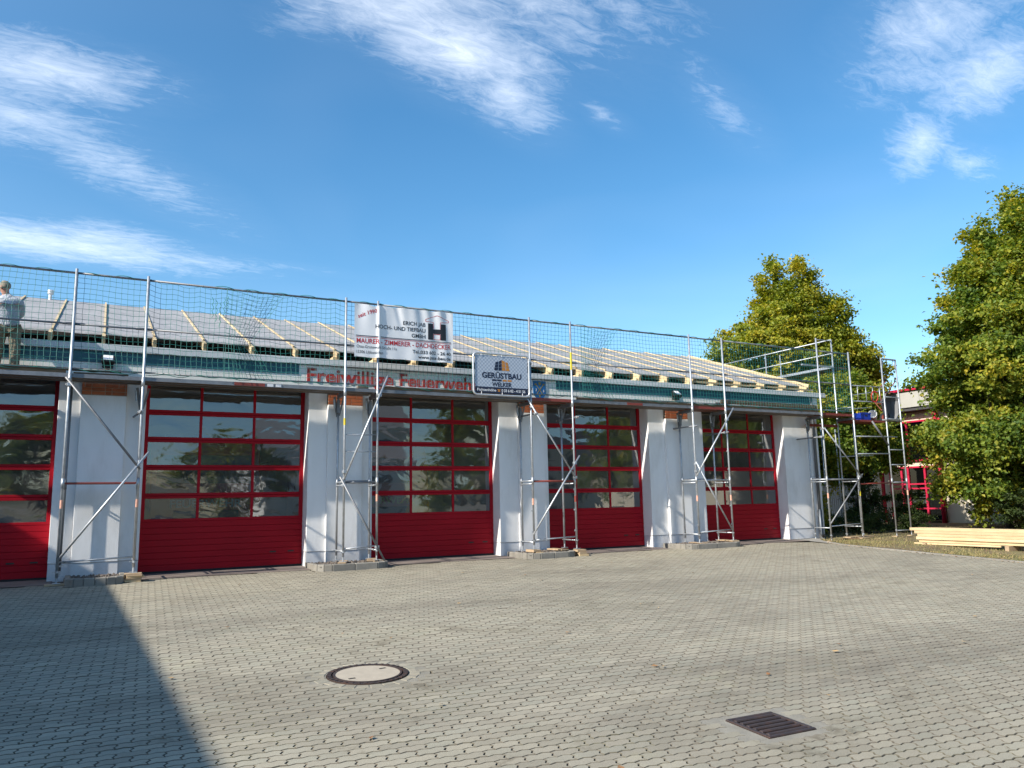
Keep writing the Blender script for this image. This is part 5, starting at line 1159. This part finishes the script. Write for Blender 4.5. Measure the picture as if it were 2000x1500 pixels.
# continuous body: pelvis, spine, head, arms and legs
J = [(*hip, .14, .11), (PX-.01, PY-.01, PZ+1.08, .14, .11), (*ch, .16, .12), (*nk, .06, .06), (PX-.10, PY, PZ+1.52, .062, .07), (*hd, .082, .098), (PX-.12, PY+.01, PZ+1.665, .062, .078),
     (PX+.17, PY-.03, PZ+1.36, .07), (PX+.14, PY+.12, PZ+1.10, .052), (PX-.08, PY+.30, PZ+1.02, .042), (PX-.16, PY+.33, PZ+1.01, .032),
     (PX-.22, PY+.02, PZ+1.36, .07), (PX-.30, PY+.08, PZ+1.08, .052), (PX-.32, PY+.30, PZ+.98, .042), (PX-.32, PY+.38, PZ+.97, .032),
     (PX+.10, PY, PZ+.84, .095), (PX+.13, PY-.03, PZ+.46, .065), (PX+.14, PY-.05, PZ+.09, .045), (PX+.13, PY+.09, PZ+.045, .04),
     (PX-.11, PY, PZ+.84, .095), (PX-.15, PY+.08, PZ+.46, .065), (PX-.17, PY+.06, PZ+.09, .045), (PX-.19, PY+.20, PZ+.045, .04)]
E = [(0,1),(1,2),(2,3),(3,4),(4,5),(5,6),(2,7),(7,8),(8,9),(9,10),(2,11),(11,12),(12,13),(13,14),(0,15),(15,16),(16,17),(17,18),(0,19),(19,20),(20,21),(21,22)]
body = skin('body', J, E, MT['skin'], pr)
# sweatshirt
JS = [(PX+.0, PY-.005, PZ+.84, .21, .17), (PX-.01, PY-.015, PZ+1.05, .215, .17), (PX-.02, PY-.02, PZ+1.24, .215, .165), (PX-.03, PY-.01, PZ+1.37, .17, .13), (PX-.065, PY-.0, PZ+1.455, .085, .085),
      (PX+.15, PY-.03, PZ+1.33, .105), (PX+.17, PY+.08, PZ+1.12, .085), (PX+.0, PY+.25, PZ+1.04, .062), (PX-.20, PY+.02, PZ+1.33, .105), (PX-.29, PY+.07, PZ+1.10, .085), (PX-.32, PY+.24, PZ+1.0, .062)]
shirt = skin('sweatshirt', JS, [(0,1),(1,2),(2,3),(3,4),(3,5),(5,6),(6,7),(3,8),(8,9),(9,10)], MT['shirt'], pr, 1)
JT = [(*hip[:2], PZ+.90, .165, .135), (PX+.10, PY, PZ+.80, .125), (PX+.13, PY-.03, PZ+.46, .096), (PX+.14, PY-.05, PZ+.07, .088), (PX-.11, PY, PZ+.80, .125), (PX-.15, PY+.08, PZ+.46, .096), (PX-.17, PY+.06, PZ+.07, .088)]
trs = skin('trousers', JT, [(0,1),(1,2),(2,3),(0,4),(4,5),(5,6)], MT['trousers'], pr)
hair = bpy.data.meshes.new('hair'); bm = bmesh.new(); bmesh.ops.create_uvsphere(bm, u_segments=20, v_segments=14, radius=1)
for v_ in list(bm.verts):
    p = v_.co.copy(); fwd = Vector((-.85, .5, 0)).normalized(); f_ = p.dot(fwd)
    if p.z < -.45-.15*f_ or (f_ > .62 and p.z < .45): bm.verts.remove(v_); continue
    v_.co = Vector((hd[0]+.010+p.x*.097, hd[1]-.005+p.y*.099, hd[2]+.022+p.z*.112))+p*mnoise.noise(p*6)*.012*1.0
bm.to_mesh(hair); bm.free(); link('hair', hair, MT['hair'], pr, True)
for s, (fx_, fy_) in (('r', (PX+.135, PY+.02)), ('l', (PX-.18, PY+.13))):
    m = MB(); m.obox((fx_, fy_, PZ+.045), (1,0,0), (0,1,0), (0,0,1), .05, .14, .045); m.build('boot', MT['boots'], pr, bevel=.02)
# face and hands
fw = Vector((-.85, .5, 0)).normalized(); sd = Vector((fw.y, -fw.x, 0)); hc = Vector(hd)
m = MB(); m.tube([hc+fw*.085+Vector((0,0,.02)), hc+fw*.118+Vector((0,0,-.018)), hc+fw*.09+Vector((0,0,-.03))], [.012, .018, .012], 6); m.build('nose', MT['skin'], pr, True)
for s in (-1, 1):
    m = MB(); m.obox(hc+sd*s*.034+fw*.088+Vector((0,0,.022)), fw, sd, (0,0,1), .006, .012, .007); m.build('eye', MT['boots'], pr)
    m = MB(); m.obox(hc+sd*s*.088-fw*.005+Vector((0,0,-.004)), fw, sd, (0,0,1), .020, .010, .032); m.build('ear', MT['skin'], pr, bevel=.008)
m = MB(); m.obox(hc+fw*.088+Vector((0,0,-.052)), fw, sd, (0,0,1), .004, .022, .005); m.build('mouth', MT['red_print'], pr)
for (hx, hy, hz, dx) in ((PX-.16, PY+.33, PZ+1.01, -1), (PX-.32, PY+.38, PZ+.97, .3)):
    d0 = Vector((dx*.6, .6, -.35)).normalized(); s0 = d0.cross(Vector((0,0,1))).normalized(); up = s0.cross(d0); c0 = Vector((hx, hy, hz))
    JH = [(*(c0), .030, .022), (*(c0+d0*.05), .038, .018)]; EH = [(0, 1)]
    for k, ln in enumerate((.075, .085, .08, .062)):
        r0 = c0+d0*.085+s0*(-.03+k*.02); a = len(JH); JH += [(*r0, .0105), (*(r0+d0*ln*.55-up*.012), .0095), (*(r0+d0*ln*.9-up*.04), .008)]; EH += [(1, a), (a, a+1), (a+1, a+2)]
    a = len(JH); JH += [(*(c0+d0*.03+s0*-.045-up*.008), .012), (*(c0+d0*.075+s0*-.062-up*.02), .010)]; EH += [(0, a), (a, a+1)]
    skin('hand', JH, EH, MT['skin'], pr, 0, 1)

# ================================================================ TREES
def leaf_mat(name, hue):
    m, t, o = new_mat(name); at = nd(t, 'ShaderNodeVertexColor', layer_name='tone')
    df = nd(t, 'ShaderNodeBsdfPrincipled'); df.inputs['Roughness'].default_value = .55; df.inputs['Specular IOR Level'].default_value = .35
    tl = nd(t, 'ShaderNodeBsdfTranslucent'); mx = nd(t, 'ShaderNodeMixShader'); mx.inputs[0].default_value = .38
    t.links.new(at.outputs[0], df.inputs['Base Color'])
    hs = nd(t, 'ShaderNodeHueSaturation'); hs.inputs['Value'].default_value = 1.6; hs.inputs['Saturation'].default_value = 1.1; t.links.new(at.outputs[0], hs.inputs['Color']); t.links.new(hs.outputs[0], tl.inputs[0])
    t.links.new(df.outputs[0], mx.inputs[1]); t.links.new(tl.outputs[0], mx.inputs[2]); t.links.new(mx.outputs[0], o.inputs[0]); return m
LEAF = leaf_mat('leaves', 0)
def tree(name, label, base, trunk_h, trunk_r, lobes, nclus, nleaf, leaf, pal, seed, cat='tree', group=None, limbs=10, spread=.42, trunk=True, flat=.55):
    rg = np.random.default_rng(seed); bx_, by_, bz_ = base
    root = thing(name, label, cat, base, group)
    cl = []
    vol = np.array([l[3]*l[4]*l[5] for l in lobes]); vol = vol/vol.sum()
    for k, l in enumerate(lobes):
        n = max(3, int(nclus*vol[k])); d = rg.normal(0, 1, (n, 3)); d /= np.linalg.norm(d, axis=1, keepdims=True)
        rad = rg.uniform(0.30, 1.0, n)**0.45; d = d*rad[:, None]
        cl.append(np.stack([bx_+l[0]+d[:, 0]*l[3], by_+l[1]+d[:, 1]*l[4], bz_+l[2]+d[:, 2]*l[5]], -1))
    cl = np.concatenate(cl); nC = len(cl)
    ctr = np.array([bx_, by_, bz_+np.mean([l[2] for l in lobes])])
    outw = cl-ctr; outw /= np.linalg.norm(outw, axis=1, keepdims=True)+1e-6
    per = rg.poisson(nleaf/nC, nC)+1; idx = np.repeat(np.arange(nC), per); N = len(idx)
    csz = rg.uniform(.55, 1.35, nC)*spread
    g_ = rg.normal(0, 1, (N, 3))*np.array([1, 1, flat])
    ax = outw[idx]; along = rg.uniform(-1.0, 1.3, N)[:, None]
    P = cl[idx]+g_*csz[idx][:, None]*.62+ax*along*csz[idx][:, None]*.8
    P[:, 2] -= .25*csz[idx]*np.abs(along[:, 0])
    ok_ = P[:, 2] > bz_+0.05; P = P[ok_]; idx = idx[ok_]; N = len(P)
    nrm = rg.normal(0, 1, (N, 3))*.8+np.array([0, 0, .75])+ax[ok_]*.5; nrm /= np.linalg.norm(nrm, axis=1, keepdims=True)
    a = np.cross(nrm, rg.normal(0, 1, (N, 3))); a /= np.linalg.norm(a, axis=1, keepdims=True); b = np.cross(nrm, a)
    L = leaf*rg.uniform(.6, 1.25, N)[:, None]; W = L*.40; fold = nrm*L*.16
    V = np.stack([P-a*L*.5, P+b*W+fold*.7, P+a*L*.55-fold, P-b*W+fold*.7], 1).reshape(-1, 3)
    ct_ = rg.uniform(0, 1, nC); tn = np.clip(ct_[idx]*.55+rg.uniform(0, .6, N)-.1, 0, 1)
    pal = np.array(pal); k = tn*(len(pal)-1); k0 = np.clip(k.astype(int), 0, len(pal)-2); fr_ = (k-k0)[:, None]
    col = pal[k0]*(1-fr_)+pal[k0+1]*fr_; col = np.clip(col*rg.uniform(.75, 1.2, (N, 1)), 0, 1)
    col = np.repeat(np.c_[col, np.ones(N)], 4, 0)
    # two triangles per leaf, folded along the midrib
    q = np.arange(N)[:, None]*4; loops = np.concatenate([q+np.array([[0, 1, 2]]), q+np.array([[0, 2, 3]])], 1).ravel()
    np_mesh('crown', V, loops, np.arange(0, len(loops), 3), np.full(len(loops)//3, 3), LEAF, root, col)
    if trunk:
        m = MB(); top = Vector((bx_, by_, bz_+trunk_h)); wob = lambda s: Vector((rg.normal(0, s), rg.normal(0, s), 0))
        pts = [Vector((bx_, by_, bz_-.1))]; 
        for s in range(1, 7): pts.append(Vector((bx_, by_, bz_+trunk_h*s/6))+wob(.06))
        m.tube(pts, [trunk_r*(1.35, 1.0, .9, .8, .68, .5, .25)[s] for s in range(7)], 10); m.build('trunk', MT['bark'], root, smooth=True)
        pick = rg.choice(nC, min(limbs*3, nC), replace=False)
        m = MB()
        for j in pick:
            e = Vector(cl[j]); s_ = min(.92, max(.22, (e.z-bz_)/trunk_h*.62)); p0 = Vector((bx_, by_, bz_+trunk_h*s_)); mid = p0.lerp(e, .5)+Vector((0, 0, .12*(e-p0).length))*float(rg.uniform(-.4, .6))+wob(.12)
            m.tube([p0, p0.lerp(mid, .5), mid, mid.lerp(e, .6), e], [trunk_r*.36, trunk_r*.28, trunk_r*.20, trunk_r*.12, .012], 6)
        m.build('limbs', MT['bark'], root, smooth=True)
    return root
AUT = [(.10, .145, .018), (.175, .215, .022), (.25, .27, .026), (.34, .31, .028), (.46, .35, .03)]
GRN = [(.060, .115, .018), (.11, .170, .022), (.175, .225, .026), (.265, .27, .028), (.40, .32, .03)]
DRK = [(.020, .040, .012), (.035, .06, .015), (.055, .085, .018), (.075, .10, .022)]
tree('lime_tree', 'rounded lime tree turning yellow behind the gable scaffold', (28.7, 9.0, -.1), 10.0, .22,
     [(-.3, 0, 11.0, 1.3, 1.3, 1.9), (-.9, 0, 10.0, 1.0, 1.2, 1.0), (.3, 0, 9.3, 2.5, 2.3, 2.1), (-1.3, -.1, 7.7, 3.3, 2.4, 2.0), (1.7, -.1, 7.4, 2.9, 2.4, 1.9), (.1, -.1, 5.8, 4.1, 2.6, 1.9), (-3.2, 0, 6.2, 1.7, 1.5, 1.2), (3.3, -.1, 5.6, 1.9, 1.8, 1.5), (3.6, -.1, 4.5, 1.5, 1.5, .9), (2.3, 0, 8.9, 1.2, 1.2, .8), (-2.4, 0, 8.6, 1.1, 1.1, .8), (.4, -.2, 4.2, 3.0, 2.4, 1.1)], 1000, 215000, .14, AUT, 11, group='lime trees by the lawn', spread=.33)
tree('lime_tree', 'tall lime tree on the lawn at the right edge, yellow patches', (29.4, .2, -.15), 8.5, .28,
     [(3.4, 0, 12.4, 1.4, 1.5, 1.5), (2.5, 0, 10.7, 2.3, 2.4, 1.8), (-.6, 0, 9.6, .8, .9, .6), (.4, 0, 9.9, 1.2, 1.2, .8), (1.5, -.1, 8.8, 2.5, 2.8, 1.9), (2.0, -.3, 7.4, 3.3, 3.2, 2.1), (-1.0, 0, 7.2, 1.5, 1.4, .9), (-2.1, 0, 6.6, .9, .9, .5), (.0, 0, 5.9, 2.9, 2.9, 1.3), (2.2, -.4, 5.0, 3.3, 3.2, 1.9), (-.4, .1, 3.5, 3.0, 2.9, 1.2), (-2.5, -.1, 3.3, 1.5, 1.4, .8), (1.6, -.5, 2.6, 3.0, 3.0, 1.6), (-1.7, 0, 2.0, 1.7, 1.6, 1.2), (.2, -.6, 1.5, 1.6, 1.5, 1.0)], 1050, 215000, .145, GRN, 12, group='lime trees by the lawn', spread=.36)
tree('lime_tree', 'small dark lime tree between the tower and the red framed building', (25.4, 3.4, -.1), 4.6, .12,
     [(-.7, 0, 5.0, 1.2, 1.4, 1.0), (-.8, 0, 4.2, 1.6, 1.6, 1.0), (.2, 0, 3.5, 1.5, 1.4, .8), (-1.3, .2, 3.4, 1.3, 1.4, .8), (-2.6, .6, 3.1, 1.4, 1.4, 1.0), (-1.2, .3, 2.5, 1.6, 1.4, .7), (.9, .2, 2.9, 1.2, 1.2, .7)], 230, 46000, .13, GRN, 13, group='lime trees by the lawn', spread=.32)
# shrubs
def shrub(name, label, x, y, h_, r_, seed, pal, n=2600, leaf=.07, cat='shrub'):
    tree(name, label, (x, y, vz(x, y) if y < 12 else -.1), h_*.7, .03, [(0, 0, h_*.62, r_, r_, h_*.40), (0, 0, h_*.3, r_*.8, r_*.8, h_*.28)], 26, n, leaf, pal, seed, cat, 'shrubs along the side of the buildings', limbs=6, spread=.16)
shrub('conifer', 'slim yellow green conifer at the corner of the fire station', 21.2, 1.9, 1.75, .26, 21, AUT, 4200, .05, 'conifer')
shrub('shrub', 'upright dark shrub behind the scaffold tower', 24.0, 2.6, 2.0, .42, 22, DRK, 4200)
shrub('shrub', 'loose shrub in front of the cream wall', 25.3, 3.0, 2.1, .6, 23, DRK, 4200)
shrub('shrub', 'dark bush left of the red framed entrance', 27.2, 3.0, 1.5, .55, 24, DRK, 4200)
shrub('shrub', 'dark bush under the tall tree, behind the timber pile', 27.4, -1.2, 1.6, .9, 25, DRK, 6500)
shrub('shrub', 'low dark bush at the right edge behind the timber pile', 28.5, -3.4, 1.3, 1.0, 26, DRK, 6500)
for k, (x, y) in enumerate(((21.9, 2.2), (22.6, 1.7), (23.3, 1.5), (24.0, 1.2), (24.7, .9))):
    shrub('hedge_shrub', ['first low hedge shrub from the building corner', 'second low hedge shrub from the building corner', 'third low hedge shrub, behind the tower foot', 'fourth low hedge shrub, right of the tower foot', 'last low hedge shrub, nearest the timber pile'][k], x, y, .62, .50, 30+k, DRK, 3200, .05, 'hedge')

# ================================================================ RED FRAMED BUILDING AT RIGHT
BG = thing('school_building', 'cream flat roofed building with crimson window frames behind the trees', 'building', (33, 5, -.2)); U = 33.0
m = MB(); m.box(U, U+10, -30, 26, -.4, 5.0); m.build('wall', MT['cream'], BG)
m = MB(); m.box(U-.55, U-.03, -30, 26, 5.02, 5.14); m.build('soffit', MT['soffit'], BG)
fas = MB(); fas.box(U-.60, U+10, -30, 26, 5.15, 5.92); fo = fas.build('roof_fascia', MT['soffit'], BG)
for k in range(60):
    y0 = -30+k*56/60; q = MB(); q.box(U-.625, U-.602, y0+.006, y0+56/60-.006, 5.17, 5.86); q.build('fascia_tile', MT['tile'], fo)
m = MB(); m.box(U-.70, U+10.05, -30.05, 26.05, 5.925, 6.03); m.build('roof_edge', MT['crimson'], BG)
m = MB()
for y in np.arange(9.9, 11.7, .12): m.box(U-.035, U-.005, y, y+.08, -.2, 2.3)
m.build('siding', MT['corrugated'], BG)
m = MB()
for z in np.arange(-.1, 2.2, .14): m.box(U-.045, U-.012, 8.9, 9.85, z, z+.11)
m.build('siding', MT['corrugated'], BG)
m = MB(); m.box(U-.06, U-.0, 8.7, 13, 2.3, 2.5); m.build('band', MT['crimson'], BG)
def glazing(ya, yb, z0, z1, cols, rws, nm='glazed_front'):
    m = MB(); w_ = .075
    m.box(U-.12, U-.03, ya-w_, ya, z0, z1); m.box(U-.12, U-.03, yb, yb+w_, z0, z1); m.box(U-.12, U-.03, ya, yb, z1-w_, z1); m.box(U-.12, U-.03, ya, yb, z0, z0+w_)
    for c_ in cols: m.box(U-.125, U-.035, c_-w_*.6, c_+w_*.6, z0+w_, z1-w_)
    for r_ in rws: m.box(U-.118, U-.04, ya, yb, r_-w_*.45, r_+w_*.45)
    f = m.build(nm, MT['crimson'], BG)
    ce = [ya]+list(cols)+[yb]; re_ = [z0+w_]+list(rws)+[z1-w_]
    for a, b in zip(ce[:-1], ce[1:]):
        for c_, d in zip(re_[:-1], re_[1:]):
            q = MB(); q.add([(U-.07, a+.03, c_), (U-.07, b-.03, c_), (U-.07, b-.03, d), (U-.07, a+.03, d)], [(0, 3, 2, 1)]); q.build('pane', MT['glass'], f)
    q = MB(); q.box(U-.029, U-.004, ya, yb, z0, z1); q.build('dark_interior', MT['dark'], f)
    return f
gf = glazing(5.25, 7.62, -.14, 2.52, (5.9, 6.72, 7.05), (.62, 1.52, 1.72))
for z in (.98, 1.10, 1.22, 1.34): m = MB(); m.box(U-.066, U-.062, 5.95, 6.65, z, z+.03); m.build('blind_slat', MT['paint_white'], gf)
m = MB(); m.box(U-.066, U-.062, 5.95, 6.65, .84, .96); m.build('notice', MT['paint_white'], gf)
glazing(4.9, 7.6, 2.75, 4.6, (5.7, 6.6), (3.6,)); glazing(-1.5, 2.6, .4, 2.9, (-.2, 1.2), (1.6,)); glazing(-9, -3, .4, 2.9, (-7, -5), (1.6,)); glazing(14, 20, .6, 2.8, (16, 18), (1.6,))
for y in (7.98, 5.12): m = MB(); m.tube([(U-.22, y, -.2), (U-.22, y, 5.0)], .09, 10); m.build('column', MT['crimson'], BG, smooth=True)
m = MB(); m.box(U-.9, U-.13, 4.8, 8.2, -.3, -.11); m.build('step', MT['concrete'], BG)
# parked cars glimpsed under the tall tree
def car(name, label, x, y, col, rz_):
    r = thing(name, label, 'car', (x, y, 0), 'parked cars under the tall tree'); base = vz(x, y)
    ca, sa = math.cos(rz_), math.sin(rz_); T = lambda a, b, z: (x+a*ca-b*sa, y+a*sa+b*ca, base+z)
    m = MB(); prof = [(-2.0, .30), (-2.05, .62), (-1.9, .86), (-1.1, .95), (-.55, 1.38), (.75, 1.42), (1.45, .98), (1.95, .88), (2.05, .6), (2.0, .3)]
    m.prism(prof, lambda p: T(p[0], -.82, p[1]), lambda p: T(p[0], .82, p[1])); m.build('body', col, r, bevel=.06)
    for s in (-1, 1):
        m = MB(); m.add([T(-.95, s*.826, .96), T(1.25, s*.826, .98), T(.70, s*.826, 1.34), (T(-.5, s*.826, 1.32))], [(0, 1, 2, 3) if s < 0 else (3, 2, 1, 0)]); m.build('window', MT['glass'], r)
        for a in (-1.3, 1.3): m = MB(); m.tube([T(a, s*.66, .31), T(a, s*.84, .31)], .31, 16); m.build('wheel', MT['rubber'], r)
    for b in (-.6, .6): m = MB(); m.obox(T(-2.0, b, .68), (ca, sa, 0), (-sa, ca, 0), (0,0,1), .05, .16, .07); m.build('headlight', MT['chrome'], r)
    m = MB(); m.add([T(-1.06, -.70, .97), T(-1.06, .70, .97), T(-.60, .62, 1.35), T(-.60, -.62, 1.35)], [(3, 2, 1, 0)]); m.build('windscreen', MT['glass'], r)
car('parked_car', 'red car glimpsed in shade beneath the tall tree', 30.6, -1.4, MT['crimson'], R(200))
car('parked_car', 'silver car glimpsed at the right edge beneath the tall tree', 30.6, -4.4, MT['chrome'], R(200))

# ================================================================ OUT OF FRAME: wing casting the long shadow, and what the panes mirror
def house(name, label, x0, x1, y0, y1, zw, zr_, axis, wins, wall, roofm, cat='building'):
    r = thing(name, label, cat, ((x0+x1)/2, (y0+y1)/2, -.5)); m = MB(); m.box(x0, x1, y0, y1, -1.2, zw); m.build('wall', wall, r)
    m = MB(); o = .35
    if axis == 'x':
        ym = (y0+y1)/2; m.add([(x0-o,y0-o,zw-.05),(x1+o,y0-o,zw-.05),(x1+o,ym,zr_),(x0-o,ym,zr_),(x0-o,y1+o,zw-.05),(x1+o,y1+o,zw-.05)], [(0,1,2,3),(3,2,5,4),(0,3,4),(1,5,2),(0,4,5,1)])
    else:
        xm = (x0+x1)/2; m.add([(x0-o,y0-o,zw-.05),(x0-o,y1+o,zw-.05),(xm,y1+o,zr_),(xm,y0-o,zr_),(x1+o,y0-o,zw-.05),(x1+o,y1+o,zw-.05)], [(0,3,2,1),(3,4,5,2),(0,4,3),(1,2,5),(0,1,5,4)])
    m.build('roof', roofm, r)
    for (a, b, c_, d, face) in wins:
        m = MB()
        if face == 'N': m.box(a, b, y1+.002, y1+.05, c_, d)
        else: m.box(x1+.002, x1+.05, a, b, c_, d)
        m.build('window', MT['soffit'], r)
    return r
# neighbouring wing: eaves edge parallel to the yard, its shadow ends just right of the first pillar
house('neighbouring_wing', 'pale wing of the station standing left of the yard', -17.2, -9.13, -34, 0.6, 6.0, 8.4, 'y', [(a, a+1.6, 1.0, 2.4, 'E') for a in range(-30, -2, 4)], MT['render'], MT['felt'])
house('white_house', 'white gabled house across the street from the station', 11, 24, -58, -47, 6.0, 10.0, 'x', [(a, a+1.3, z, z+1.5, 'N') for a in (12.5, 15.5, 18.5, 21.3) for z in (.8, 3.6)], MT['render'], MT['felt'])
house('beige_house', 'beige gabled house further along the opposite street', 33, 46, -52, -41, 5.6, 9.4, 'x', [(a, a+1.3, z, z+1.5, 'N') for a in (34.5, 37.5, 40.5, 43.3) for z in (.8, 3.4)], MT['cream'], MT['soffit'])
for k, (x, y, h_) in enumerate(((40, -14, 11), (34, -27, 10), (8, -40, 9), (27, -42, 11), (52, -30, 12), (-3, -37, 9))):
    tree('street_tree', ['broad street tree east of the yard entrance', 'street tree near the beige house', 'street tree left of the white house', 'street tree between the two houses', 'street tree beyond the beige house', 'street tree opposite the pale wing'][k], (x, y, -.85), h_*.8, .2,
         [(0, 0, h_*.72, 2.6, 2.6, h_*.25), (.3, 0, h_*.48, 3.4, 3.4, h_*.24)], 60, 6500, .42, GRN, 50+k, group='street trees opposite the station', limbs=5, spread=.7)
for k, (x, y) in enumerate(((29.5, -8.6), (27.5, -13.5))):
    tree('lime_tree', ['lime tree on the lawn beyond the near end of the timber', 'lime tree on the lawn at the yard entrance'][k], (x, y, G(x, y)), 9.5, .2,
         [(0, 0, 9.0, 1.8, 1.8, 1.8), (.2, 0, 7.0, 3.0, 3.0, 2.0), (-.2, 0, 4.8, 3.4, 3.4, 1.8)], 120, 16000, .26, GRN, 70+k, group='lime trees by the lawn', limbs=6, spread=.5)
scene.render.film_transparent = False
